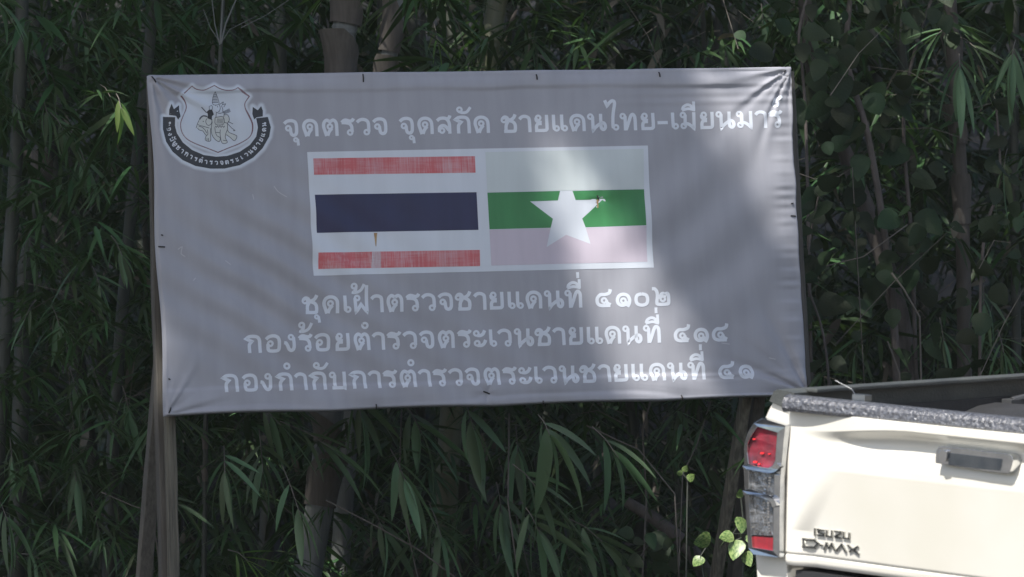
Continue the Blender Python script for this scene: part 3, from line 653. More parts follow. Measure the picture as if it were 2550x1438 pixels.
# ------------------------------------------------------------------ TRUCK
truck = empty('pickup_truck', (0, 0, 0), mat=TMAT)
tag(truck, 'cream white pickup truck seen from behind, black bed rails and chrome lamp trims', 'pickup truck')
def crv(x): return max(0.0, -x - 0.78) ** 2 * 1.2 + max(0.0, x - 0.78) ** 2 * 1.2
def TT(px, py, off=0.0):
    """photo point -> truck-local (x, y, z) on the curved rear face, 'off' metres proud of it"""
    o, d = ray(px, py); o = TM.T @ (o - T0); d = TM.T @ d; y = -off
    for _ in range(8):
        t = (y - o[1]) / d[1]; p = o + d * t; y = crv(p[0]) - off
    return np.array([p[0], y, p[2]])
def prism(name, pts, m, off0, off1, parent=truck, holes=(), bevel=0.0, seg=2, smooth=False):
    """plate traced on the rear face, from off0 (inner) to off1 (outer) proud of it"""
    k = MB(); loops = [pts] + list(holes)
    flat = [p for l_ in loops for p in l_]
    B = [TT(*p, off=off1) for p in flat]; A = [b + np.array([0, off1 - off0, 0]) for b in B]
    tri = tessellate_polygon([[Vector((TT(*p, off=off1)[0], TT(*p, off=off1)[2], 0)) for p in l_] for l_ in loops])
    n_ = len(flat); fs = [tuple(i + n_ for i in t) for t in tri] + [tuple(t[::-1]) for t in tri]; s0 = 0
    for l_ in loops:
        c = len(l_)
        for i in range(c): fs.append((s0 + i, s0 + (i + 1) % c, n_ + s0 + (i + 1) % c, n_ + s0 + i))
        s0 += c
    k.add(A + B, fs); o = k.build(name, m, parent, bevel=bevel, seg=seg)
    bm = bmesh.new(); bm.from_mesh(o.data); bmesh.ops.recalc_face_normals(bm, faces=bm.faces); bm.to_mesh(o.data); bm.free()
    return o
def bar(name, pts, th, m, off0, off1, parent, bevel=0.003):
    vs, fs = ribbon(catmull(pts, 4), th); n_ = len(vs) // 2
    return prism(name, [vs[2 * i] for i in range(n_)] + [vs[2 * i + 1] for i in range(n_ - 1, -1, -1)], m, off0, off1, parent, bevel=bevel)

# tailgate shell: sculpted skin
_du = np.linspace(0, 0.2, 400); _sl = 1.35 * (1 - sstep(0.012, 0.046, _du)); _drop = np.r_[0, np.cumsum((_sl[1:] + _sl[:-1]) / 2) * (_du[1] - _du[0])]
def gate_off(x, z):
    """outward bulge (m) at local x,z (z=0 top of cap): lip, undercut crease, flat field, slanting lower panel"""
    o = 0.002 + 0.012 * sstep(0.0, 0.735, 0.735 - np.abs(x))
    k = sstep(0.70, 0.34, np.abs(x)); zt = -0.067 - 0.034 * sstep(0.2, 0.69, np.abs(x))
    o = o + k * (_drop[-1] - np.interp(np.clip(zt - z, 0, 1), _du, _drop))
    o += 0.016 * sstep(-0.11, -0.19, z) * sstep(0.735, 0.60, np.abs(x))
    zl = -0.208; edge = 0.535 + np.clip((zl - z) / 0.19, 0, 1) * 0.13
    lower = sstep(edge + 0.05, edge - 0.04, np.abs(x))
    o -= 0.125 * np.clip(zl - z, 0, 1) * lower
    o -= 0.004 * np.exp(-((z + 0.472) / 0.004) ** 2)
    o -= 0.012 * sstep(-0.490, -0.52, z)
    return o
nx, nz = 220, 230
gxs = np.linspace(-0.733, 0.733, nx); zz = np.linspace(-0.042, -0.505, nz)
GX, GZ = np.meshgrid(gxs, zz); GO = gate_off(GX, GZ)
LEAN = lambda z: 0.0 * z
Vg = np.stack([GX, -GO, GZ], -1)
rim = np.concatenate([Vg[:1] * 1, Vg, Vg[-1:] * 1], 0); rim[0, :, 1] = 0.03; rim[-1, :, 1] = 0.03
l_ = rim[:, :1].copy(); l_[..., 1] = 0.03; r_ = rim[:, -1:].copy(); r_[..., 1] = 0.03; rim = np.concatenate([l_, rim, r_], 1)
a_, b_ = rim.shape[:2]; ii, jj = np.meshgrid(np.arange(a_ - 1), np.arange(b_ - 1), indexing='ij'); q = (ii * b_ + jj).ravel()
tg = np_mesh('tailgate', rim.reshape(-1, 3), np.stack([q, q + b_, q + b_ + 1, q + 1], 1), M['paint'], truck)
k = MB(); k.box((0, 0.055, -0.27), (1.44, 0.04, 0.45)); k.build('inner_panel', M['liner'], tg)
# tailgate cap (grained black moulding)
k = MB(); prof = [(0.03, -0.006), (0.022, 0.0), (-0.008, 0.0), (-0.026, -0.006), (-0.034, -0.016), (-0.036, -0.036), (-0.030, -0.047), (-0.006, -0.047), (0.03, -0.03)]
N_ = 60; vs = []; fs = []
for i in range(N_ + 1):
    x = -0.727 + 1.454 * i / N_
    bow = 0.012 * float(sstep(0, 0.735, 0.735 - abs(x)))
    for (y_, z_) in prof: vs.append((x, y_ - bow, z_))
c_ = len(prof)
for i in range(N_):
    for j in range(c_): fs.append((i * c_ + j, i * c_ + (j + 1) % c_, (i + 1) * c_ + (j + 1) % c_, (i + 1) * c_ + j))
fs += [tuple(range(c_)), tuple(N_ * c_ + j for j in range(c_))[::-1]]
k.add(vs, fs); o = k.build('tailgate_cap', M['cap'], tg, smooth=False, bevel=0.003); o['label'] = 'grained black plastic moulding along the tailgate top'

# handle
hp = [(x_ - 14 * (x_ > 2450), y_) for x_, y_ in [(2329, 1154), (2329, 1140), (2331, 1124), (2336, 1115), (2346, 1112), (2400, 1117), (2470, 1124), (2524, 1131), (2533, 1136), (2537, 1146), (2534, 1160), (2529, 1175), (2522, 1180), (2470, 1174), (2400, 1165)]]
hd = prism('handle', hp, M['chrome'], 0.015, 0.052, tg, bevel=0.006, seg=3)
prism('handle_flap', [(2363, 1128), (2430, 1136), (2496, 1144), (2494, 1160), (2490, 1173), (2430, 1167), (2361, 1158)], M['handleface'], 0.047, 0.0535, hd, bevel=0.003)
prism('lock_cover', [(2335, 1126), (2340, 1121), (2353, 1121), (2358, 1124), (2357, 1140), (2353, 1150), (2338, 1152), (2334, 1145)], M['chrome'], 0.045, 0.062, hd, bevel=0.006, seg=3)
# badges
def B8(x, y): return (1980 + x / 11.98, 1290 + y / 11.98)
def TG(px, py, h):
    o, d = ray(px, py); o = TM.T @ (o - T0); d = TM.T @ d; y = -0.02 - h
    for _ in range(6):
        t = (y - o[1]) / d[1]; p = o + d * t; y = -float(gate_off(np.array(p[0]), np.array(p[2]))) - h
    return np.array([p[0], y, p[2]])
def badge(name, paths, th, parent, d0=0.008, d1=0.022):
    for p in paths:
        t_ = th
        if isinstance(p, tuple): p, t_ = p
        hw = t_ / 11.98 / 2; k = MB(); q_ = [np.array(B8(*a_[:2])) for a_ in p]
        for i in range(len(q_) - 1):
            a_, b_ = q_[i], q_[i + 1]; d_ = (b_ - a_) / np.linalg.norm(b_ - a_); n_ = np.array([-d_[1], d_[0]]) * hw; e_ = d_ * hw * .8
            a2 = a_ - (e_ if i > 0 else 0); b2 = b_ + (e_ if i < len(q_) - 2 else 0)
            c_ = [a2 + n_, b2 + n_, b2 - n_, a2 - n_]; top_ = d1 + 0.0004 * (i % 3)
            lo_ = [TG(*v, .004) + np.array([0, .006, 0]) for v in c_]; m_ = [(a2 + n_ * .55), (b2 + n_ * .55), (b2 - n_ * .55), (a2 - n_ * .55)]; hi_ = [TG(*v, .0055 + .0003 * (i % 3)) for v in m_]
            k.add(lo_ + hi_, [(4, 5, 6, 7), (0, 1, 5, 4), (1, 2, 6, 5), (2, 3, 7, 6), (3, 0, 4, 7)])
        o = k.build(name, M['badge'], parent)
        bm = bmesh.new(); bm.from_mesh(o.data); bmesh.ops.recalc_face_normals(bm, faces=bm.faces); bm.to_mesh(o.data); bm.free()
badge('badge_letter', [[(575, 310), (580, 535)], [(862, 382), (668, 352), (690, 430), (840, 480), (850, 540), (640, 512)], [(935, 362), (932, 545), (1075, 568), (1085, 375)], [(1160, 405), (1350, 425), (1345, 470), (1185, 545), (1195, 585), (1380, 610)], [(1440, 420), (1440, 600), (1590, 625), (1602, 440)]], 66, tg)
badge('badge_letter', [([(725, 815), (815, 825)], 62), ([(850, 960), (925, 765), (1000, 900), (1080, 775), (1180, 985)], 74), ([(1210, 990), (1375, 800), (1500, 1025)], 80), ([(1555, 820), (1880, 1090)], 82), ([(1870, 850), (1600, 1015)], 80)], 70, tg)
badge('badge_letter', [([(240, 600), (240, 900)], 95), ([(200, 640), (560, 672), (665, 765), (560, 885), (200, 862)], 84)], 84, tg)
k = MB(); 

# rear quarter + bed side (profile swept forward)
outer = [TT(*p) for p in ((1937, 973.5), (1929, 979), (1919, 1001), (1908, 1022), (1899, 1042), (1885, 1056), (1874, 1080), (1868, 1120), (1866, 1200), (1868, 1300), (1875, 1384), (1879, 1438))]
prof = [(p[0], p[2]) for p in outer]
prof += [(prof[-1][0] + 0.004, -0.64), (prof[-1][0] + 0.03, -0.72)]
BEDL = 1.52
for sgn in (-1, 1):
    pr = [(x if sgn < 0 else -x, z) for x, z in prof]
    inner = [(sgn * 0.715, -0.72), (sgn * 0.739, -0.52), (sgn * 0.739, -0.05), (sgn * 0.741, -0.012)]
    ringp = pr + inner; vs = []; fs = []; st = [0.0, 0.02, 0.4, 0.8, 1.2, BEDL]
    for y_ in st:
        for x_, z_ in ringp:
            c = (crv(x_) * 1.0 if y_ == 0 else 0.02)
            sh_ = 0.0
            vs.append((x_, y_ + c * (1 if y_ == 0 else 0) + 0.012, z_))
    c_ = len(ringp)
    for i in range(len(st) - 1):
        for j in range(c_): fs.append((i * c_ + j, i * c_ + (j + 1) % c_, (i + 1) * c_ + (j + 1) % c_, (i + 1) * c_ + j))
    k = MB(); k.add(vs, fs)
    tri = tessellate_polygon([[Vector((x_, z_, 0)) for x_, z_ in ringp]]); k.f += [tuple(t) for t in tri]; k.f += [tuple(i + (len(st) - 1) * c_ for i in t) for t in tri]
    o = k.build('bed_side', M['paint'], truck, bevel=0.004)
    bm = bmesh.new(); bm.from_mesh(o.data); bmesh.ops.recalc_face_normals(bm, faces=bm.faces); bm.to_mesh(o.data); bm.free()
    # black rail cap wrapping the top of the side and its rear end
    xo = [p[0] for p in prof[:3]]
    cp = [(-0.716, -0.050), (-0.716, 0.006), (-0.760, 0.010), (xo[0] - 0.004, 0.012), (xo[1] - 0.006, prof[1][1] + 0.004), (xo[2] - 0.007, prof[2][1] + 0.002), (xo[2] - 0.001, prof[2][1] - 0.001), (-0.745, -0.044)]
    cp = [(x_ * (1 if sgn < 0 else -1), z_) for x_, z_ in cp]; vs = []; fs = []
    for i, y_ in enumerate((0.002, 0.3, 0.8, BEDL)):
        for x_, z_ in cp: vs.append((x_, y_, z_))
    c_ = len(cp)
    for i in range(3):
        for j in range(c_): fs.append((i * c_ + j, i * c_ + (j + 1) % c_, (i + 1) * c_ + (j + 1) % c_, (i + 1) * c_ + j))
    k = MB(); k.add(vs, fs); tri = tessellate_polygon([[Vector((x_, z_, 0)) for x_, z_ in cp]]); k.f += [tuple(t) for t in tri]
    o2 = k.build('rail_cap', M['rail'], truck, bevel=0.004)
    bm = bmesh.new(); bm.from_mesh(o2.data); bmesh.ops.recalc_face_normals(bm, faces=bm.faces); bm.to_mesh(o2.data); bm.free()
    k = MB(); k.box((sgn * 0.690, 0.78, -0.28), (0.012, 1.40, 0.47)); k.build('bed_liner_wall', M['liner'], truck)
    k = MB(); k.box((sgn * 0.700, 0.77, 0.012), (0.045, 1.42, 0.012)); k.build('liner_lip', M['rail'], truck, bevel=0.003)
# bed floor, front wall, wheel arches
k = MB(); k.box((0, 0.78, -0.50), (1.38, 1.46, 0.02)); k.build('bed_floor', M['liner'], truck)
k = MB(); k.box((0, BEDL - 0.02, -0.25), (1.36, 0.03, 0.5)); k.build('bed_front_wall', M['liner'], truck)
for sgn in (-1, 1):
    k = MB(); vs = []; fs = []; N_ = 14
    for i in range(N_ + 1):
        a2 = math.pi * i / N_; y_ = 0.88 - 0.36 * math.cos(a2); z_ = -0.50 + 0.44 * math.sin(a2) ** 0.55
        vs += [(sgn * 0.683, y_, z_), (sgn * 0.50, y_, z_), (sgn * 0.47, y_, z_ - 0.02 * math.sin(a2)), (sgn * 0.47, y_, -0.5)]
    for i in range(N_):
        for j in range(3): fs.append((4 * i + j, 4 * i + j + 1, 4 * i + 5 + j, 4 * i + 4 + j))
    k.add(vs, fs); k.build('wheel_arch', M['liner'], truck)
# cleat / latch seen over the tailgate
k = MB(); c = TT(2115, 990); 
k.box((c[0] + 0.0, 0.055, 0.006), (0.05, 0.03, 0.018)); k.tube([(c[0] - 0.02, 0.055, 0.006), (c[0] - 0.035, 0.05, 0.028), (c[0] - 0.085, 0.03, 0.052)], 0.0012, 6); k.build('tailgate_latch', M['chromedull'], truck, bevel=0.004)
k = MB()
k.box((-0.655, 0.95, -0.062), (0.04, 0.10, 0.025)); k.tube([(-0.65, 0.92, -0.055), (-0.64, 0.98, -0.045), (-0.63, 1.10, -0.038), (-0.63, 1.16, -0.046)], [0.012, 0.012, 0.010, 0.008], 8)
k.tube([(-0.65, 0.91, -0.07), (-0.645, 0.90, -0.11)], [0.016, 0.004], 8); k.build('cargo_hook', M['capsmooth'], truck, bevel=0.004)

# tail lamps: traced left, mirrored right
def lamp(parent):
    r = bpy.data.objects.new('tail_lamp', None); link(r, parent)
    return r
lampL = [(1897.7, 1041.8), (1955.5, 1060), (1955.5, 1064), (1951, 1102), (1947, 1141), (1943.7, 1183), (1942, 1240), (1941, 1299), (1940.5, 1389), (1932, 1389), (1875.6, 1382), (1863, 1366), (1859, 1316), (1856.6, 1266), (1854, 1236), (1852, 1180), (1851, 1164), (1853, 1151), (1852, 1120), (1854, 1102), (1862, 1077), (1876.9, 1053.7)]
redp = [(1886, 1063), (1935, 1078), (1932.5, 1110), (1930, 1148), (1924, 1160), (1914, 1165), (1898, 1163), (1864, 1156), (1860.5, 1128), (1861, 1108), (1869, 1088)]
clr = [(1864, 1172), (1928, 1181), (1926, 1250), (1924.5, 1372), (1873, 1364), (1868, 1300), (1865, 1240)]
body = prism('tail_lamp', [(x + (4 if x < 1900 else -4), y) for x, y in lampL], M['seal'], -0.004, 0.012, truck)
prism('chrome_bezel', lampL, M['chrome'], 0.004, 0.026, body, holes=[redp, clr], bevel=0.004, seg=2)
prism('red_lens', redp, M['redlens'], 0.008, 0.017, body, bevel=0.002)
prism('clear_lens', [(1864, 1172), (1928, 1181), (1926, 1250), (1925, 1335), (1871, 1332), (1868, 1300), (1865, 1240)], M['clearlens'], 0.008, 0.014, body)
prism('reflector', [(1871, 1336), (1925, 1340), (1924.5, 1372), (1873, 1364)], M['redreflector'], 0.008, 0.016, body)
bar('bezel_bar', [(1850, 1166), (1862, 1163), (1885, 1168), (1908, 1172), (1926, 1170), (1938, 1158)], 13, M['chrome'], 0.02, 0.036, body, bevel=0.004)
bar('bezel_bar', [(1850, 1228), (1864, 1225), (1885, 1230), (1908, 1238), (1922, 1247), (1929, 1262)], 12, M['chrome'], 0.02, 0.040, body, bevel=0.004)
r5 = random.Random(5)
for (x0, y0, r0_, mm) in [(1877, 1094, 3.4, 'redglint'), (1897, 1129, 4, 'redglint'), (1880, 1151, 4.5, 'redglint'), (1915, 1131, 2.5, 'redglint'), (1890, 1156, 3, 'redglint')]:
    prism('bulb_glint_paint', [(x0 + r0_ * math.cos(t_) * 1.2, y0 + r0_ * 0.7 * math.sin(t_)) for t_ in np.linspace(0, 6.28, 8)[:-1]], M[mm], 0.016, 0.0185, body)  # bright points on the red lens painted as small lighter plates
k_ = 0
for yy in range(1190, 1330, 7):
    if 1218 < yy < 1250: continue
    for xx in (1907 - 4 * math.sin((yy - 1190) / 45), 1917 - 4 * math.sin((yy - 1190) / 45)):
        if r5.random() < 0.8:
            w_ = r5.uniform(1.2, 3.0); h_ = r5.uniform(1.6, 3); prism('lens_facet', [(xx - w_, yy - h_), (xx + w_, yy - h_ * .6), (xx + w_, yy + h_), (xx - w_, yy + h_ * .7)], M['facet'], 0.013, 0.0145 + r5.random() * .002, body); k_ += 1
for i in range(14):
    xx = r5.uniform(1874, 1900); yy = r5.choice([1200, 1262, 1300, 1315, 1322, 1326]) + r5.uniform(-4, 4); w_ = r5.uniform(1.5, 3.2); prism('lens_facet', [(xx - w_, yy - 1), (xx + w_, yy - 1.3), (xx + w_, yy + 1.2), (xx - w_, yy + 1)], M['facet'], 0.013, 0.0145, body)
# right lamp: mirror copies
for src in [body]:
    m2 = src.copy(); COL.objects.link(m2); m2.scale = (-1, 1, 1); m2.parent = truck
    for ch in list(src.children):
        if ch.name.startswith('lens_facet') or ch.name.startswith('bulb'): continue
        c2_ = ch.copy(); COL.objects.link(c2_); c2_.parent = m2
# bumper, cab, wheels, chassis
k = MB(); k.box((0, -0.06, -0.66), (1.70, 0.16, 0.20)); k.build('rear_bumper', M['capsmooth'], truck, bevel=0.02, seg=3)
k = MB(); k.box((0, 0.10, -0.60), (1.42, 0.16, 0.16)); k.build('bumper_step', M['rubber'], truck)
k = MB(); k.box((0, 2.0, -0.74), (0.9, 4.2, 0.16)); k.build('chassis', M['rubber'], truck)
def swept(name, prof_yz, halfw, m, tuck=0.0, parent=truck, bevel=0.02):
    k = MB(); n_ = len(prof_yz); vs = [(-halfw + tuck * max(0, z_), y_, z_) for y_, z_ in prof_yz] + [(halfw - tuck * max(0, z_), y_, z_) for y_, z_ in prof_yz]
    fs = [(i, (i + 1) % n_, n_ + (i + 1) % n_, n_ + i) for i in range(n_)] + [tuple(range(n_))[::-1], tuple(range(n_, 2 * n_))]
    k.add(vs, fs); o = k.build(name, m, parent, bevel=bevel)
    bm = bmesh.new(); bm.from_mesh(o.data); bmesh.ops.recalc_face_normals(bm, faces=bm.faces); bm.to_mesh(o.data); bm.free(); return o
swept('cab', [(1.55, -0.70), (1.55, 0.05), (1.78, 0.52), (1.95, 0.56), (2.9, 0.57), (3.1, 0.53), (3.75, 0.05), (4.75, -0.08), (4.92, -0.22), (4.95, -0.70)], 0.90, M['paint'], tuck=0.28)
swept('rear_window', [(1.56, 0.10), (1.75, 0.47), (1.76, 0.46), (1.585, 0.10)], 0.62, M['glassdark'], bevel=0)
swept('windscreen', [(3.16, 0.50), (3.72, 0.08), (3.74, 0.10), (3.18, 0.52)], 0.66, M['glassdark'], bevel=0)
for sgn in (-1, 1):
    for y0, y1 in ((1.80, 2.45), (2.52, 3.30)):
        k = MB(); xo_ = lambda z_: sgn * (0.905 - 0.28 * max(0, z_))
        vs = [(xo_(0.06), y0, 0.06), (xo_(0.06), y1, 0.06), (xo_(0.46), y1 - 0.25 * (y1 > 3), 0.46), (xo_(0.46), y0 + 0.12 * (y0 < 2), 0.46)]
        k.add(vs + [(v[0] - sgn * 0.02, v[1], v[2]) for v in vs], [(0, 1, 2, 3), (4, 7, 6, 5), (0, 4, 5, 1), (1, 5, 6, 2), (2, 6, 7, 3), (3, 7, 4, 0)]); k.build('side_window', M['glassdark'], truck)
    for y_ in (0.90, 4.0):
        k = MB(); N_ = 28; R_ = 0.375; vs = []; fs = []
        for i in range(N_):
            a2 = 2 * math.pi * i / N_
            for x_, r_ in ((0.70, 0.22), (0.70, R_ - 0.02), (0.72, R_), (0.88, R_), (0.90, R_ - 0.02), (0.90, 0.23)): vs.append((sgn * x_, y_ + r_ * math.cos(a2), -0.775 + r_ * math.sin(a2)))
        for i in range(N_):
            for j in range(6): fs.append((i * 6 + j, i * 6 + (j + 1) % 6, ((i + 1) % N_) * 6 + (j + 1) % 6, ((i + 1) % N_) * 6 + j))
        k.add(vs, fs); wh = k.build('wheel', M['rubber'], truck, smooth=False)
        k = MB(); k.tube([(sgn * 0.72, y_, -0.775), (sgn * 0.88, y_, -0.775), (sgn * 0.885, y_, -0.775)], [0.23, 0.23, 0.08], 20); k.build('rim', M['chromedull'], wh)
    k = MB(); k.box((sgn * 0.83, 1.2, -0.79), (0.02, 0.0, 0.0)); 

# ------------------------------------------------------------------ VEGETATION
RN = np.random.RandomState(12)
def rot_basis(d, roll):
    d = d / np.linalg.norm(d, axis=-1, keepdims=True); up = np.tile([0, 0, 1.0], (len(d), 1)); up[np.abs(d[:, 2]) > 0.95] = [0, 1, 0]
    s = np.cross(d, up); s /= np.linalg.norm(s, axis=1, keepdims=True); n_ = np.cross(s, d)
    c, si = np.cos(roll)[:, None], np.sin(roll)[:, None]; return d, s * c + n_ * si, n_ * c - s * si
ST = np.array([0, .10, .30, .55, .80, 1.0]); SW = np.array([.08, .62, 1.0, .82, .42, .015])
STC = np.array([0, .3, .7, 1.0]); SWC = np.array([.1, 1.0, .7, .02])
SB = np.array([0, .12, .35, .62, .85, 1.0]); SBW = np.array([.10, .80, 1.0, .86, .45, .02])
def leaves(base, d, L_, w_, droop, fold=0.25, roll=None, st=ST, sw=SW):
    """vectorised leaf blades -> V,F"""
    N_ = len(base); roll = RN.uniform(-.7, .7, N_) if roll is None else roll
    d, s, n_ = rot_basis(d, roll); K = len(st)
    t = st[None, :, None]; L3 = L_[:, None, None]; W3 = w_[:, None, None]
    c = base[:, None] + d[:, None] * t * L3 - np.array([0, 0, 1.0]) * (droop[:, None, None] * t ** 2 * L3)
    sd = s[:, None] * sw[None, :, None] * W3 / 2; up = n_[:, None] * sw[None, :, None] * W3 / 2 * fold
    V_ = np.stack([c - sd + up, c, c + sd + up], 2).reshape(-1, 3)
    idx = np.arange(N_)[:, None, None] * (3 * K) + np.arange(K - 1)[None, :, None] * 3 + np.array([0, 1])[None, None]
    F_ = np.stack([idx, idx + 1, idx + 4, idx + 3], -1).reshape(-1, 4)
    return V_, F_
def norm(v): v = np.asarray(v, float); return v / np.linalg.norm(v)

# --- leaf sprays as a mass: each spray a short twig with 5-9 hanging blades
def spray_mass(centres, Lr, wr, nl=(5, 10), fan=1.1, down=0.4):
    B, D, LL, WW, DR = [], [], [], [], []
    for c in centres:
        k = RN.randint(*nl); az = RN.uniform(0, 2 * np.pi); main = norm([math.cos(az) * 0.8, math.sin(az) * 0.8, RN.uniform(-.7, .1)])
        side = norm(np.cross(main, [0, 0, 1])); L0 = RN.uniform(*Lr)
        for j in range(k):
            f = (j / (k - 1) - .5) * 2; dd_ = main * (1.1 - abs(f) * .6) + side * f * fan + RN.normal(0, .12, 3); dd_[2] -= down * RN.uniform(-.1, 1)
            B.append(c - main * L0 * .35 * abs(f) + RN.normal(0, .01, 3)); D.append(dd_); LL.append(L0 * RN.uniform(.7, 1.1)); WW.append(LL[-1] * RN.uniform(*wr)); DR.append(RN.uniform(.05, .4))
    return leaves(np.array(B), np.array(D), np.array(LL), np.array(WW), np.array(DR))

culms = []
def culm(pts_px, Y, wpx, m, label, sheaths=(), leaves_px=(), name='bamboo', nodes=None, top=9.0, Lr=(.16, .28), nspray=26, cat='bamboo', rad_top=.55, spread=0.5, yjit=0.35, lmat='leaf', wr=(.10, .14)):
    """bamboo culm through photo points at depth Y, continued to the ground and up to 'top'"""
    P = [at(x, y, Y) for x, y in pts_px]; P = sorted(P, key=lambda p: p[2]); d0 = P[1] - P[0]; d1 = P[-1] - P[-2]
    g0 = P[0] + d0 * ((gz(P[0][0], Y) - .1 - P[0][2]) / d0[2]); t1 = P[-1] + d1 * ((top - P[-1][2]) / d1[2]) + np.array([-.3, -.5, 0])
    path = [g0] + P + [t1]; r0 = wpx / FPX * Y / 2
    root = empty(name, tuple(g0)); tag(root, label, cat)
    # dense path with nodes
    path = np.array(path); sg = np.r_[0, np.cumsum(np.linalg.norm(np.diff(path, axis=0), axis=1))]; tot = sg[-1]
    def pa(s): return np.array([np.interp(s, sg, path[:, i]) for i in range(3)])
    inter = 0.42 if r0 > .02 else .26; s = RN.uniform(0, .2); pts = [g0]; rr = [r0 * 1.05]; ns = []
    while s < tot - .1:
        r = r0 * (1 - (1 - rad_top) * s / tot)
        for ds, k_ in ((-.012, 1.0), (-.003, 1.07), (.003, .95), (.010, 1.08), (.022, 1.0)): pts.append(pa(max(0.001, s + ds))); rr.append(r * k_)
        ns.append(s); s += inter * RN.uniform(.85, 1.15)
    pts.append(pa(tot)); rr.append(r0 * rad_top)
    k = MB(); k.tube([tuple(p - g0) for p in pts], rr, 14 if r0 > .02 else 8); k.build('culm', m, root, smooth=True)
    # sheaths: papery husks wrapped part way round
    for (x, y, h_, flare, side) in sheaths:
        b = at(x, y, Y) ; vs = []; fs = []; n_ = 12; K = 7
        sp = np.interp(b[2], path[:, 2], sg); tdir = norm(pa(sp + .1) - pa(sp))
        ctr = pa(sp); aa = norm(np.cross(tdir, [0, 1, 0])); bb = np.cross(tdir, aa)
        for j in range(K):
            t = j / (K - 1); half = math.pi * (.98 - .72 * t ** 1.3); rr_ = r0 * (1.10 + flare * t * t)
            for i in range(n_):
                an = side + (i / (n_ - 1) - .5) * 2 * half
                vs.append(tuple(ctr + tdir * h_ * t + aa * math.cos(an) * rr_ + bb * math.sin(an) * rr_ - g0))
        for j in range(K - 1):
            for i in range(n_ - 1): fs.append((j * n_ + i, j * n_ + i + 1, (j + 1) * n_ + i + 1, (j + 1) * n_ + i))
        k = MB(); k.add(vs, fs); k.build('sheath', M['sheath'], root, smooth=True)
    culms.append((root, g0, pa, tot, r0))
    if nspray:
        C = []
        for i in range(nspray):
            z = RN.uniform(.3, 1.0) ** .8 * min(tot, 4.2) if i < nspray * .8 else RN.uniform(.5, .95) * tot
            C.append(pa(z) + RN.normal(0, spread, 3) * [1, yjit, .6])
        V_, F_ = spray_mass(C, Lr, wr); o = np_mesh('foliage', V_ - g0, F_, M[lmat], root); o['kind'] = 'stuff'
    return root, g0, pa

CU_ = {}
CU_['A'] = culm([(870, 0), (850, 120), (835, 600), (828, 1050), (800, 1240), (765, 1438)], 18.1, 74, M['culmgrey'], 'thick grey bamboo culm with brown sheaths showing above and below the banner\'s left half', sheaths=((842, 190, .17, .5, 0.9), (886, 60, .16, .9, 0.2), (780, 1262, .20, .45, 2.2), (838, 1110, .12, .7, 0.0)), nspray=26)
CU_['B'] = culm([(996, 0), (955, 190), (930, 400), (880, 900), (845, 1438)], 18.5, 50, M['culmgrey'], 'straight grey bamboo culm with a dark node line and a loose sheath to its right', sheaths=((945, 230, .14, .35, 1.6), (972, 130, .24, 1.0, 0.1)), nspray=20)
CU_['C'] = culm([(1243, 0), (1205, 190), (1150, 600), (1100, 1438)], 19.2, 62, M['culmolive'], 'smooth olive green bamboo culm leaning above the middle of the banner', nspray=14)
CU_['D'] = culm([(560, 0), (545, 190), (520, 700), (512, 1040), (508, 1438)], 17.9, 14, M['culmgreen'], 'slim bamboo stem forking into twigs above the crest', nspray=10, top=5.5, sheaths=((509, 1120, .05, .6, 1), (508, 1200, .06, .8, .5)))
CU_['E'] = culm([(385, 0), (365, 190), (330, 480), (318, 620), (285, 1000), (270, 1438)], 18.4, 34, M['culmgreen'], 'dim green bamboo culm just left of the banner', nspray=46, Lr=(.14, .26))
CU_['F'] = culm([(205, 0), (140, 300), (90, 480), (60, 700), (40, 1438)], 19.0, 46, M['culmgreen'], 'dark bamboo culm with brown sheaths near the left edge', sheaths=((85, 505, .2, .5, 1.2),), nspray=46, Lr=(.14, .24))
CU_['G'] = culm([(60, 0), (40, 400), (0, 1000), (-20, 1438)], 18.0, 40, M['culmgreen'], 'leftmost bamboo culm buried in its own leaves', nspray=50, Lr=(.16, .28))
CU_['H'] = culm([(2365, 0), (2378, 180), (2392, 420), (2400, 640), (2402, 960), (2405, 1438)], 19.2, 40, M['sheath'], 'brown sheathed bamboo culm standing right of the banner', sheaths=((2390, 165, .14, .6, 1.0), (2400, 560, .2, .4, 1.5), (2392, 360, .16, 1.1, 0.2)), nspray=26, Lr=(.2, .34))
CU_['I'] = culm([(2530, 0), (2522, 300), (2530, 700), (2535, 1438)], 19.6, 26, M['culmgreen'], 'thin bamboo culm at the far right edge above the truck', nspray=26, Lr=(.2, .34))
CU_['J'] = culm([(695, 0), (700, 190), (690, 700), (660, 1438)], 20.5, 40, M['culmgreen'], 'dark bamboo culm behind the crest end of the banner', nspray=22)
CU_['K'] = culm([(1120, 0), (1128, 190), (1180, 900), (1190, 1438)], 21.0, 34, M['culmgreen'], 'dim bamboo culm behind the two grey ones', nspray=24)
CU_['L'] = culm([(1560, 0), (1550, 190), (1500, 1000), (1480, 1438)], 21.5, 30, M['culmgreen'], 'dim bamboo culm far behind the flags', nspray=26)
CU_['M'] = culm([(1840, 0), (1800, 190), (1700, 900), (1690, 1438)], 21.0, 30, M['culmgreen'], 'dim bamboo culm behind the top right of the banner', nspray=24)
CU_['N'] = culm([(2165, 0), (2190, 300), (2260, 700), (2290, 1438)], 20.6, 34, M['culmgreen'], 'shadowy bamboo culm among the vines', nspray=24)
CU_['O'] = culm([(470, 0), (440, 190), (400, 900), (390, 1438)], 21.0, 36, M['culmgreen'], 'deep shaded bamboo culm behind the left post', nspray=26)
CU_['P'] = culm([(1330, 1040), (1345, 1200), (1350, 1438)], 19.2, 24, M['culmgreen'], 'short young bamboo behind the lower middle', nspray=16, top=3.4)

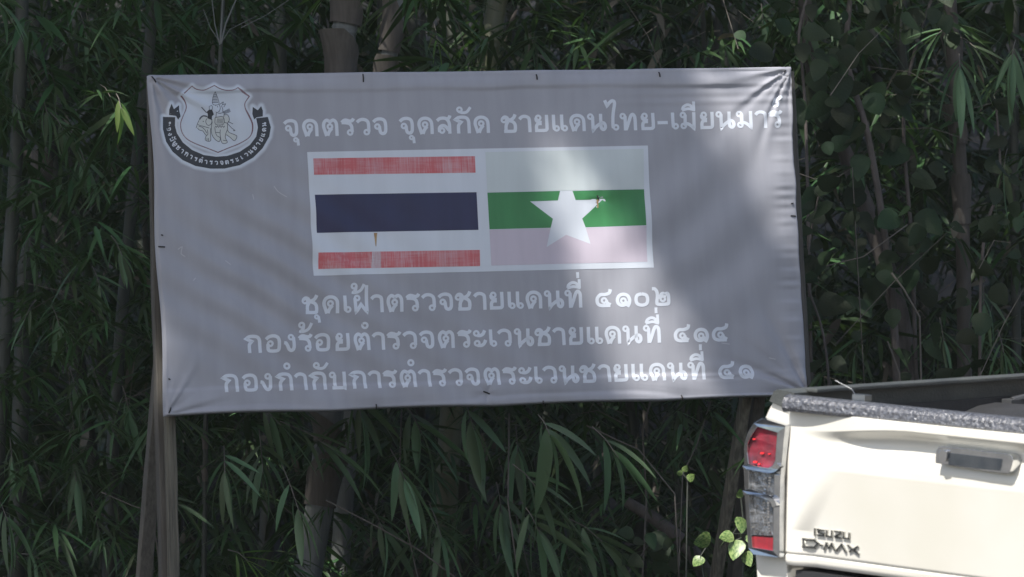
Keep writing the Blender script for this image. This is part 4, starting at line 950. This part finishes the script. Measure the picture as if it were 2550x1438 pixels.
# --- large near sprays: twig + single blades as their own objects
LEAFV = []
for vi in range(8):
    l_ = 1.0; V_, F_ = leaves(np.array([[0, 0, 0.]]), np.array([[1, 0, -.05]]), np.array([1.0]), np.array([RN.uniform(.10, .135)]), np.array([RN.uniform(.08, .32)]), fold=RN.uniform(.15, .5), roll=np.array([0.0]), st=np.array([0, .05, .14, .3, .5, .7, .86, .95, 1.0]), sw=np.array([.08, .35, .75, 1.0, .97, .78, .46, .2, .01]))
    me = np_mesh('leaf', V_, F_, M['leafbig']); LEAFV.append(me.data); bpy.data.objects.remove(me)
def variant(me, m):
    c = me.copy(); c.materials.clear(); c.materials.append(m); return c
LEAFB = [variant(me, M['leafbright']) for me in LEAFV[:4]]; LEAFD = [variant(me, M['sheath']) for me in LEAFV[:3]]
def place_leaf(parent_o, parent_w, p, d, L_, roll, wide=1.0, kind=0):
    d = Vector(d).normalized(); s = d.cross(Vector((0, 0, 1)));
    if s.length < .1: s = Vector((1, 0, 0))
    s.normalize(); n_ = s.cross(d); R_ = Matrix((d, -s, n_)).transposed() @ Matrix.Rotation(roll, 3, 'X')
    pool = (LEAFV, LEAFB, LEAFD)[kind]; o = bpy.data.objects.new('leaf', pool[RN.randint(len(pool))]); link(o, parent_o)
    o.matrix_local = Matrix.Translation(Vector(p) - Vector(parent_w)) @ R_.to_4x4() @ Matrix.Diagonal((L_, L_ * wide, L_, 1))
    return o
def spray(key, px, py, Y, ang, n_, Lpx, tw=120, fan=60, kind=0, wide=1.0, seed=0, hang=.12, toward=.25):
    """a leafy twig: starts tw px up the twig (direction ang deg, 0=right, -90=down in the photo) and ends at px,py with a fan of blades"""
    if seed < 30: Y -= 0.3
    root, g0, pa = CU_[key]; r = random.Random(seed); a0 = math.radians(ang); k = MB()
    e = at(px, py, Y); b = at(px - tw * math.cos(a0), py + tw * math.sin(a0) * 1.0, Y + .15); m_ = (e + b) / 2 + np.array([0, 0, .012])
    k.tube([tuple(p - g0) for p in (b, m_, e)], [.0022, .0018, .0012], 5); tgt = k.build('twig', M['stick'], root)
    sc_ = Y / FPX
    for j in range(n_):
        f = (j + .5) / n_ * 2 - 1; a2 = a0 + math.radians(f * fan + r.uniform(-6, 6)); back = abs(f) ** 1.2
        p = e + (b - e) * back * .75
        d_ = np.array([math.cos(a2), -toward * r.uniform(-.3, 1.6), math.sin(a2) - hang])
        place_leaf(tgt, g0, p, d_, Lpx * sc_ * r.uniform(.72, 1.08) * (1 - .25 * back), r.uniform(-.9, .9), wide, kind)
# under the banner (big blades)
S = spray
S('A', 750, 1290, 17.4, -70, 7, 150, 140, 55, 0, 1.3, 1)
S('A', 655, 1180, 17.6, -85, 8, 150, 110, 75, 0, 1.2, 2)
S('D', 560, 1180, 17.3, -88, 9, 150, 70, 80, 0, 1.05, 3)
S('A', 830, 1120, 17.6, -28, 5, 190, 150, 26, 0, 1.0, 4)
S('B', 900, 1040, 17.7, -75, 6, 190, 80, 45, 0, 1.3, 5)
S('C', 1010, 1200, 17.6, -65, 6, 200, 90, 40, 0, 1.2, 6)
S('C', 1050, 1080, 17.8, -60, 7, 210, 90, 50, 0, 1.3, 7)
S('C', 1180, 1070, 17.6, -70, 5, 210, 90, 45, 0, 1.4, 8)
S('P', 1370, 1085, 17.3, -60, 6, 225, 60, 55, 0, 1.45, 9)
S('P', 1340, 1220, 17.4, -45, 7, 200, 90, 45, 0, 1.2, 10)
S('P', 1540, 1140, 17.5, -50, 5, 210, 100, 35, 0, 1.3, 11)
S('P', 1345, 1330, 17.5, -60, 7, 190, 90, 65, 0, 1.1, 12)
S('C', 1250, 1280, 17.9, -80, 6, 200, 80, 50, 0, 1.1, 13)
S('P', 1500, 1350, 17.8, -35, 6, 190, 100, 45, 0, 1.2, 14)
S('B', 1100, 1340, 17.8, -70, 6, 170, 90, 60, 0, 1.0, 15)
S('B', 960, 1330, 18.0, -60, 6, 160, 90, 60, 0, 1.1, 16)
S('D', 460, 1050, 17.5, -25, 5, 110, 80, 26, 0, .9, 17)
S('D', 450, 1260, 17.6, -30, 6, 110, 80, 36, 0, 1.0, 18)
S('D', 620, 1400, 17.4, -30, 7, 130, 60, 60, 1, .8, 19)
S('A', 700, 1060, 17.9, -40, 7, 150, 90, 55, 0, 1.0, 20)
S('P', 1290, 1130, 18.0, -85, 6, 190, 70, 40, 0, 1.1, 21)
# left side
S('E', 185, 1160, 17.8, -82, 8, 120, 90, 55, 0, .95, 30)
S('E', 190, 1200, 17.75, -80, 9, 130, 60, 50, 0, 1.0, 31)
S('E', 305, 640, 17.7, -62, 9, 95, 60, 60, 0, 1.0, 32)
S('E', 302, 272, 17.3, -72, 4, 95, 40, 34, 1, 1.4, 33)
S('E', 275, 242, 17.5, -50, 4, 80, 40, 75, 0, 1.0, 34)
S('F', 120, 290, 17.9, -70, 8, 115, 60, 60, 0, 1.1, 35)
S('F', 160, 330, 17.8, -55, 7, 120, 60, 50, 0, 1.1, 36)
S('G', 60, 160, 18.0, -50, 7, 120, 80, 50, 0, .9, 37)
S('G', 10, 20, 17.3, -45, 8, 140, 80, 45, 0, 1.3, 38)
S('G', 45, 270, 17.9, -80, 5, 90, 50, 90, 0, .9, 39)
S('E', 215, 90, 18.0, -75, 8, 110, 60, 75, 0, .8, 40)
S('G', 60, 800, 17.7, -120, 4, 110, 60, 25, 0, .9, 41)
S('F', 150, 820, 17.8, -70, 7, 130, 60, 50, 0, 1.0, 42)
S('G', 30, 1150, 17.6, -85, 5, 120, 60, 40, 0, 1.1, 43)
S('G', 20, 1300, 17.4, -65, 8, 150, 70, 70, 0, 1.2, 44)
S('F', 110, 1400, 17.5, -20, 9, 140, 60, 80, 0, 1.0, 45)
S('E', 245, 1320, 17.9, -75, 6, 130, 70, 60, 0, .9, 46)
S('E', 320, 1020, 17.8, -75, 7, 140, 60, 60, 0, .9, 47)
S('F', 190, 980, 17.9, -75, 6, 130, 60, 45, 0, 1.0, 48)
S('E', 250, 720, 17.9, -70, 7, 110, 60, 60, 0, .9, 49)
S('F', 215, 420, 17.9, -70, 7, 120, 60, 60, 0, 1.0, 50)
S('F', 80, 620, 18.0, -70, 7, 120, 60, 60, 0, 1.0, 51)
# right side
S('H', 2390, 175, 18.6, -88, 9, 190, 40, 62, 0, 1.0, 60)
S('H', 2330, 90, 18.7, -150, 6, 140, 60, 40, 0, .9, 61)
S('H', 2430, 120, 18.8, -30, 5, 130, 60, 45, 0, 1.1, 62)
S('I', 2520, 150, 18.5, -100, 6, 160, 50, 45, 0, 1.1, 63)
S('I', 2500, 420, 18.7, -100, 5, 160, 50, 35, 0, 1.2, 64)
S('N', 2010, 60, 18.9, -88, 7, 130, 50, 60, 0, 1.3, 65)
S('I', 2450, 760, 18.8, -90, 6, 150, 50, 50, 0, .8, 66)
S('H', 2350, 850, 18.8, -80, 8, 150, 60, 75, 0, .7, 67)
S('I', 2500, 880, 18.7, -75, 8, 150, 60, 75, 0, .7, 68)
S('N', 2130, 880, 18.9, -100, 7, 140, 60, 65, 0, .8, 69)
# above the banner
S('D', 640, 70, 18.6, -35, 4, 90, 60, 40, 0, .9, 80)
S('C', 1330, 110, 18.8, -55, 7, 120, 60, 40, 0, .9, 81)
S('L', 1640, 100, 19.5, -85, 5, 110, 60, 40, 0, 1.0, 82)
S('B', 1090, 110, 18.9, -80, 5, 90, 50, 60, 1, .8, 83)
S('M', 1900, 60, 19.2, -85, 5, 110, 50, 50, 0, 1.1, 84)
# twigs of the slim forking stem above the crest
root, g0, pa = CU_['D']
for (x0, y0, x1, y1, x2, y2, r_) in ((547, 112, 535, 60, 528, 0, .0028), (549, 110, 552, 50, 556, -20, .0040), (551, 108, 562, 60, 592, -10, .0042), (553, 104, 572, 74, 640, 40, .0020), (549, 108, 524, 70, 505, 20, .0018), (600, 70, 660, 40, 720, 0, .0018)):
    k = MB(); k.tube([tuple(at(x, y, 17.85) - g0) for x, y in ((x0, y0), (x1, y1), (x2, y2))], [r_, r_ * .8, r_ * .6], 6); k.build('branch', M['culmgrey'], root)

# --- vines with broad leaves on old trunks (right)
def heart(n_=1):
    V_, F_ = leaves(np.zeros((1, 3)), np.array([[1.0, 0, 0]]), np.array([1.0]), np.array([.74]), np.array([RN.uniform(.1, .4)]), fold=RN.uniform(.15, .4), roll=np.array([0.0]), st=np.array([0, .06, .2, .4, .62, .82, .94, 1.0]), sw=np.array([.30, .78, 1.0, .96, .74, .42, .16, .01]))
    o = np_mesh('leaf', V_, F_, M['vine']); me = o.data; bpy.data.objects.remove(o); return me
VL = [heart() for _ in range(5)]; VP = [variant(me, M['pothos']) for me in VL[:3]]
def leafat(parent_o, g0, p, d, L_, roll, pool, wide=1.0):
    d = Vector(d).normalized(); s = d.cross(Vector((0, 1, 0.01))); s.normalize(); n_ = s.cross(d); R_ = Matrix((d, -s, n_)).transposed() @ Matrix.Rotation(roll, 3, 'X')
    o = bpy.data.objects.new('leaf', pool[RN.randint(len(pool))]); link(o, parent_o); o.matrix_local = Matrix.Translation(Vector(p) - Vector(g0)) @ R_.to_4x4() @ Matrix.Diagonal((L_, L_ * wide, L_, 1))
def vine(pts_px, Y, r_, label, nleaf, Lpx, pool=VL, name='climbing_vine', m='trunk', cat='vine', spreadpx=60, zone=None, seed=0):
    r = random.Random(seed); P = [at(x, y, Y + r.uniform(-.06, .06)) for x, y in pts_px]; d0 = P[-1] - P[-2]
    g0 = P[-1].copy(); g0[2] = gz(g0[0], g0[1]) - .05; root = empty(name, tuple(g0)); tag(root, label, cat)
    k = MB(); Q = catmull([(p[0], p[2]) for p in P] , 5); yy = np.interp(np.linspace(0, 1, len(Q)), np.linspace(0, 1, len(P)), [p[1] for p in P])
    pth = [(q_[0] - g0[0], y_ - g0[1], q_[1] - g0[2]) for q_, y_ in zip(Q, yy)] + [(0, 0, 0)]
    k.tube(pth, [r_ * (.6 + .4 * i / len(pth)) for i in range(len(pth))], 7); k.build('stem', M[m], root, smooth=True)
    for i in range(nleaf):
        j = r.random() * (len(pts_px) - 1); a_ = int(j); f = j - a_
        x = pts_px[a_][0] * (1 - f) + pts_px[a_ + 1][0] * f + r.gauss(0, spreadpx); y = pts_px[a_][1] * (1 - f) + pts_px[a_ + 1][1] * f + r.gauss(0, spreadpx * .7)
        p = at(x, y, Y - .12 + r.uniform(-.22, .1)); an = math.radians(-90 + r.gauss(0, 55))
        leafat(root, g0, p, (math.cos(an), -r.uniform(-.1, .5), math.sin(an)), Lpx * Y / FPX * r.uniform(.4, .95), r.gauss(0, .45) + math.pi / 2 * 0, pool)
    return root, g0
vine([(2000, -40), (2030, 200), (2120, 420), (2200, 640), (2260, 900), (2300, 1438)], 19.0, .045, 'old gnarled vine trunk slanting down right of the banner, hung with broad leaves', 60, 95, seed=1, spreadpx=80)
vine([(2120, -40), (2110, 150), (2160, 330), (2200, 560), (2230, 860), (2240, 1438)], 18.8, .018, 'leafy climber in front of the slanting vine trunk', 50, 85, seed=2, spreadpx=75)
vine([(2040, 480), (2020, 580), (2010, 700), (2060, 900), (2080, 1438)], 18.4, .006, 'thin climber with rounded leaves beside the banner\'s right edge', 30, 75, seed=3, spreadpx=45)
vine([(2480, 250), (2490, 450), (2450, 600), (2440, 900), (2450, 1438)], 18.8, .008, 'climber with notched leaves at the far right', 34, 80, seed=4, spreadpx=65)
vine([(2330, -30), (2280, 120), (2250, 300), (2270, 600), (2280, 900), (2290, 1438)], 18.9, .010, 'hanging climber between the two brown stems', 34, 90, seed=5, spreadpx=60)
vine([(2020, -40), (1990, 80), (2000, 200), (2010, 420), (2030, 1438)], 18.7, .008, 'drooping leafy climber above the banner\'s top right corner', 22, 95, seed=7, spreadpx=45)
vine([(1640, 1320), (1600, 1380), (1560, 1438), (1560, 1500)], 17.7, .004, 'low creeper with round leaves under the banner\'s right half', 16, 70, seed=8, spreadpx=50)
vine([(1560, 1250), (1640, 1300), (1720, 1370), (1760, 1438)], 18.2, .035, 'fallen mossy branch lying under the banner', 3, 50, name='fallen_branch', cat='branch', seed=9, spreadpx=30)
# sunlit variegated creeper by the tail lamp
def creeper(label, spots, Y, seed):
    r = random.Random(seed); b = at(spots[0][0], 1500, Y); b[2] = gz(b[0], b[1]); root = empty('variegated_creeper', tuple(b)); tag(root, label, 'plant')
    k = MB(); k.tube([(0, 0, 0)] + [tuple(at(x, y, Y + .03) - b) for x, y, *_ in sorted(spots, key=lambda s_: -s_[1])], .003, 6); k.build('stem', M['culmgreen'], root)
    for x, y, L_, an in spots:
        L_ *= .82; a_ = math.radians(an); leafat(root, b, at(x, y, Y), (math.cos(a_), -.25, math.sin(a_)), L_ * Y / FPX, r.uniform(-.5, .5), VP if L_ > 40 else VP, 1.15)
creeper('bright variegated creeper leaf lit by the sun left of the pale prop', [(1770, 1345, 62, 180), (1745, 1385, 45, -120)], 16.9, 1)
creeper('sunlit variegated creeper hanging between the prop and the truck\'s lamp', [(1833, 1345, 70, -95), (1852, 1378, 50, -60), (1850, 1290, 55, -110), (1868, 1330, 45, -80), (1825, 1330, 50, -160), (1845, 1240, 30, 100)], 16.6, 2)
creeper('small sprig of bright leaves on a thin dead stem under the banner', [(1700, 1180, 22, 170), (1703, 1175, 24, 60), (1712, 1195, 30, 30)], 17.3, 3)

# --- dead sticks and thin stems
def stick(pts, Y, r_, label, m='stick', name='dead_stick'):
    P = [at(x, y, Y) for x, y in pts]; g0 = P[-1].copy(); g0[2] = gz(g0[0], g0[1]); root = None
    k = MB(); k.tube([tuple(p - g0) for p in P] + [(0, 0, 0)], r_, 6); o = k.build(name, M[m], None, smooth=True); o.location = tuple(g0); tag(o, label, 'stick'); return o
stick([(812, 1246), (935, 1310), (1040, 1368), (1130, 1435)], 17.5, .0030, 'long thin bent twig slanting down from the thick culm\'s node')
stick([(1000, 1020), (995, 1180), (1010, 1300), (1040, 1438)], 17.6, .0028, 'upright dry stem below the banner\'s middle')
stick([(1268, 1030), (1265, 1250), (1290, 1438)], 17.5, .0030, 'pale upright stem below the second flag')
stick([(1620, 1000), (1600, 1070), (1610, 1250), (1600, 1438)], 17.9, .004, 'curved dry stem left of the pale prop')
stick([(1770, 1000), (1735, 1110), (1700, 1180), (1690, 1438)], 17.7, .0026, 'straight thin stem close to the pale prop')
stick([(1460, 1060), (1545, 1100), (1590, 1120), (1680, 1230)], 17.6, .0030, 'dry twig arching behind the big blades')
stick([(1982, 430), (2030, 447), (2090, 440), (2122, 418)], 18.3, .0020, 'thin hooked tendril beside the banner\'s right edge')
stick([(2260, 560), (2150, 640), (2050, 665), (2000, 620)], 18.4, .0026, 'thin tendril looping from the vines toward the banner')
stick([(250, 1225), (330, 1260), (380, 1275), (400, 1438)], 17.6, .0025, 'thin arching stem behind the left brace')
stick([(1240, 1140), (1280, 1260), (1320, 1438)], 17.9, .002, 'short dry stem among the lower leaves')
stick([(2220, 680), (2250, 720), (2290, 790), (2300, 1200)], 18.6, .0040, 'forked pale dead twig low on the right')
stick([(2210, 850), (2225, 890), (2240, 930), (2250, 1200)], 18.5, .0030, 'knobbly dead twig above the truck bed')

# --- thicket behind: dense mass, thin poles, dead leaves, ground cover
C = np.stack([RN.uniform(-3.4, 3.9, 5800), RN.uniform(19.2, 27.0, 5800) , RN.uniform(1.5, 6.0, 5800)], 1)
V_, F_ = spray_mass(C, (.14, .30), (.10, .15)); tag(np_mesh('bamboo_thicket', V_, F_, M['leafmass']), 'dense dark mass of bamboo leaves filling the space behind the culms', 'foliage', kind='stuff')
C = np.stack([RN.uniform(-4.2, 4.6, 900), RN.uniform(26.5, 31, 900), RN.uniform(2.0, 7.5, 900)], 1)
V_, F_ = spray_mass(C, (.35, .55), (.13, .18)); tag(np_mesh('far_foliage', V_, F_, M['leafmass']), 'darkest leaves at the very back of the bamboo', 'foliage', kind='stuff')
C = np.stack([RN.uniform(-2.35, -1.3, 330), RN.uniform(17.45, 18.3, 330), RN.uniform(1.7, 4.4, 330)], 1)
C = np.concatenate([C, np.stack([RN.uniform(-1.2, 1.1, 170), RN.uniform(17.6, 18.1, 170), RN.uniform(1.5, 2.65, 170)], 1)])
V_, F_ = spray_mass(C, (.09, .19), (.09, .13), fan=1.2, down=.5); tag(np_mesh('bamboo_leaves', V_, F_, M['leaf']), 'fine bamboo leaves hanging thickly left of the banner and beneath it', 'foliage', kind='stuff')
C = np.stack([RN.uniform(-2.4, -.9, 260), RN.uniform(17.9, 19.2, 260), RN.uniform(1.6, 4.5, 260)], 1)
C = np.concatenate([C, np.stack([RN.uniform(-1.4, 1.3, 330), RN.uniform(17.9, 19.2, 330), RN.uniform(1.5, 2.9, 330)], 1), np.stack([RN.uniform(-1.6, 1.5, 200), RN.uniform(18.6, 20, 200), RN.uniform(3.9, 4.7, 200)], 1), np.stack([RN.uniform(.9, 2.5, 170), RN.uniform(18.8, 19.6, 170), RN.uniform(1.8, 4.6, 170)], 1)])
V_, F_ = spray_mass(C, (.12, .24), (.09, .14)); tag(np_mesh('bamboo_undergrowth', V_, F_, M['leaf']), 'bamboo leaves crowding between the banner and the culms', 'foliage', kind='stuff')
B = np.stack([RN.uniform(-3, 3.4, 1500), RN.uniform(18.8, 23.5, 1500), RN.uniform(1.7, 4.9, 1500)], 1); D = RN.normal(0, 1, (1500, 3)); D[:, 2] -= .8; LL = RN.uniform(.05, .16, 1500)
V_, F_ = leaves(B, D, LL, LL * RN.uniform(.15, .3, 1500), RN.uniform(.1, .6, 1500), roll=RN.uniform(-2, 2, 1500)); tag(np_mesh('dead_leaves', V_, F_, M['deadleaf']), 'pale dead leaves caught among the shaded stems', 'foliage', kind='stuff')
k = MB()
for i in range(38):
    x = RN.uniform(-3.2, 3.4); y = RN.uniform(20.5, 24.5); z0 = gz(x, y) - .1; lx = RN.normal(0, .5); k.tube([(x, y, z0), (x + lx * .4, y, z0 + 3), (x + lx, y - .3, z0 + 7.5)], [RN.uniform(.006, .028)] * 3, 7)
tag(k.build('background_stems', M['culmgreen'], None, smooth=True), 'many dim bamboo stems deep in the shade behind', 'foliage', kind='stuff')
k = MB()
for i in range(240):
    x = RN.uniform(-2.4, 2.6); y = RN.uniform(17.7, 20.5); z = RN.uniform(1.7, 4.4); a_ = RN.uniform(0, 3.14); l_ = RN.uniform(.15, .7); d_ = np.array([math.cos(a_), RN.uniform(-.3, .3), math.sin(a_) * RN.choice([1, .5])]) * l_
    if y < 18 and z > 2.7 and abs(x) < 1.4: continue
    k.tube([(x, y, z), (x + d_[0] * .5, y + d_[1] * .5, z + d_[2] * .5 + RN.uniform(0, .05)), (x + d_[0], y + d_[1], z + d_[2] - .02)], [.0022, .0018, .001], 4, cap=False)
tag(k.build('twigs', M['stick'], None), 'tangle of thin dry twigs through the leaves', 'foliage', kind='stuff')
NB = 9000; B = np.stack([RN.uniform(-4, 4.2, NB), RN.uniform(16.2, 26, NB), np.zeros(NB)], 1); B[:, 2] = ground_z(B[:, 0], B[:, 1]); D = RN.normal(0, .5, (NB, 3)); D[:, 2] = 1; LL = RN.uniform(.08, .32, NB)
V_, F_ = leaves(B, D, LL, LL * .06, RN.uniform(.1, .5, NB)); tag(np_mesh('undergrowth', V_, F_, M['leaf']), 'grass and seedlings covering the shaded ground', 'undergrowth', kind='stuff')

# --- overhanging crown that shades sign and thicket, open where the sun comes through
NC = 150000
P = np.stack([RN.uniform(-10.5, 1.0, NC), RN.uniform(4.5, 35, NC), RN.uniform(13.0, 17.0, NC)], 1)
S3 = SUN
def column(n_, pts):
    return pts + S3 * RN.uniform(12.2, 16.5, n_)[:, None]
n_ = 3000; P = np.concatenate([P, column(n_, SCN + sa * RN.uniform(-1.5, 1.35, n_)[:, None] + np.array([0, 0, 1.0]) * RN.uniform(-.7, .7, n_)[:, None])])
n_ = 900; P = np.concatenate([P, column(n_, SCN + sa * RN.uniform(-1.45, -1.05, n_)[:, None] + np.array([0, 0, 1.0]) * RN.uniform(-1.4, .7, n_)[:, None])])
n_ = 1600; P = np.concatenate([P, column(n_, np.stack([RN.uniform(-1.2, .3, n_), RN.uniform(17.8, 18.7, n_), RN.uniform(1.6, 2.6, n_)], 1))])
n_ = 2600; P = np.concatenate([P, column(n_, np.stack([RN.uniform(-2.6, -.9, n_), RN.uniform(17.5, 19.5, n_), RN.uniform(1.8, 4.3, n_)], 1))])
n_ = 2600; P = np.concatenate([P, column(n_, np.stack([RN.uniform(-1.2, 1.3, n_), RN.uniform(17.3, 19.5, n_), RN.uniform(1.8, 2.8, n_)], 1))])
NC = len(P)
tb = ((SCN - P) @ sn) / (-(S3 @ sn)); hit = P - S3 * tb[:, None]          # where this leaf's shadow meets the banner plane
hu = (hit - SCN) @ sa; hv = hit[:, 2] - SCN[2]
def band_l(pts):   # pts (u,v,width,strength)
    return pts
Ls = np.zeros(NC)
def lit(pxs, strength):
    global Ls
    pts = [(*uv(x, y), (wd + 56) / 690.0) for x, y, wd in pxs]
    for (u0, v0, w0), (u1, v1, w1) in zip(pts[:-1], pts[1:]):
        ab = np.array([u1 - u0, v1 - v0]); t = np.clip(((hu - u0) * ab[0] + (hv - v0) * ab[1]) / (ab @ ab + 1e-9), 0, 1)
        d = np.hypot(hu - u0 - t * ab[0], hv - v0 - t * ab[1]); ww = w0 + (w1 - w0) * t
        Ls = np.maximum(Ls, strength * np.exp(-(d / ww) ** 4 * .9))
lit([(1370, 300, 10), (1410, 420, 34), (1460, 540, 50), (1510, 640, 72), (1560, 760, 92), (1605, 850, 110), (1650, 950, 125), (1680, 1010, 120)], 1.0)
lit([(1530, 745, 50), (1680, 860, 30)], .75)
lit([(1960, 185, 80), (1900, 310, 100), (1945, 430, 60), (1955, 600, 50)], 1.2)
lit([(1960, 185, 80), (1720, 270, 60)], .8)
lit([(1270, 400, 20), (1300, 460, 20)], .5)
lit([(1640, 980, 30), (1760, 985, 30)], .8)
on = (np.abs(hu) < 1.35) & (np.abs(hv) < .75) & (tb > 0)
keep = np.ones(NC, bool); keep[on] = RN.uniform(0, 1, on.sum()) > np.minimum(1, Ls[on] * 1.5)
lo = (P - T0) @ TM; ld = -(TM.T @ S3)                                     # leaves whose shadow would fall on the truck
tmin = np.full(NC, -1e9); tmax = np.full(NC, 1e9)
for i, (a_, b_) in enumerate(((-1.15, 1.2), (-.5, 5.3), (-1.2, .7))):
    t1 = (a_ - lo[:, i]) / ld[i]; t2 = (b_ - lo[:, i]) / ld[i]; tmin = np.maximum(tmin, np.minimum(t1, t2)); tmax = np.minimum(tmax, np.maximum(t1, t2))
keep &= ~((tmin < tmax) & (tmax > 0))
for x, y, Y, r_ in ((300, 300, 17.3, .10), (275, 250, 17.5, .07), (1760, 1350, 16.9, .08), (1840, 1360, 16.6, .11), (1705, 1180, 17.3, .06), (1700, 1000, 17.6, .05), (2400, 190, 18.9, .06), (1070, 90, 19.5, .12), (1400, 60, 20.5, .12), (620, 1410, 17.4, .06), (2170, 250, 19.5, .07), (2260, 180, 20, .07), (1790, 1420, 16.9, .05), (2340, 560, 19.5, .08)):
    c = at(x, y, Y); v = P - c; pr_ = v @ S3; keep &= ~((np.linalg.norm(v - pr_[:, None] * S3, axis=1) < r_ + .09) & (pr_ > 0))
for i in range(74):
    x, y = ((RN.uniform(1000, 1480), RN.uniform(0, 180)) if i < 30 else (RN.uniform(1500, 1980), RN.uniform(0, 170)) if i < 40 else (RN.uniform(2000, 2550), RN.uniform(0, 900)) if i < 62 else (RN.uniform(1300, 1750), RN.uniform(1030, 1438)))
    c = at(x, y, RN.uniform(19, 21.5)); v = P - c; pr_ = v @ S3; keep &= ~((np.linalg.norm(v - pr_[:, None] * S3, axis=1) < RN.uniform(.07, .13)) & (pr_ > 0))
P = P[keep]; NC = len(P); D = RN.normal(0, 1, (NC, 3)); D[:, 2] = D[:, 2] * .5 - .3; LL = RN.uniform(.22, .36, NC); P = P - D / np.linalg.norm(D, axis=1, keepdims=True) * LL[:, None] * .5
V_, F_ = leaves(P, D, LL, LL * RN.uniform(.16, .24, NC), RN.uniform(0, .2, NC), st=STC, sw=SWC, roll=RN.uniform(-3, 3, NC))
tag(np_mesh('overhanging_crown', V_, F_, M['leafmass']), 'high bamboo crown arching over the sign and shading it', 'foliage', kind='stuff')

# --- thin haze in the air
hz = MB(); hz.box((0, 12, 9.0), (60, 90, 21)); hm = bpy.data.materials.new('haze'); hm.use_nodes = True; n = hm.node_tree.nodes; n.clear()
pv = n.new('ShaderNodeVolumePrincipled'); pv.inputs['Density'].default_value = 0.00045; pv.inputs['Color'].default_value = (.95, .97, 1, 1); ou = n.new('ShaderNodeOutputMaterial'); hm.node_tree.links.new(pv.outputs[0], ou.inputs['Volume'])
tag(hz.build('haze', hm), kind='stuff')
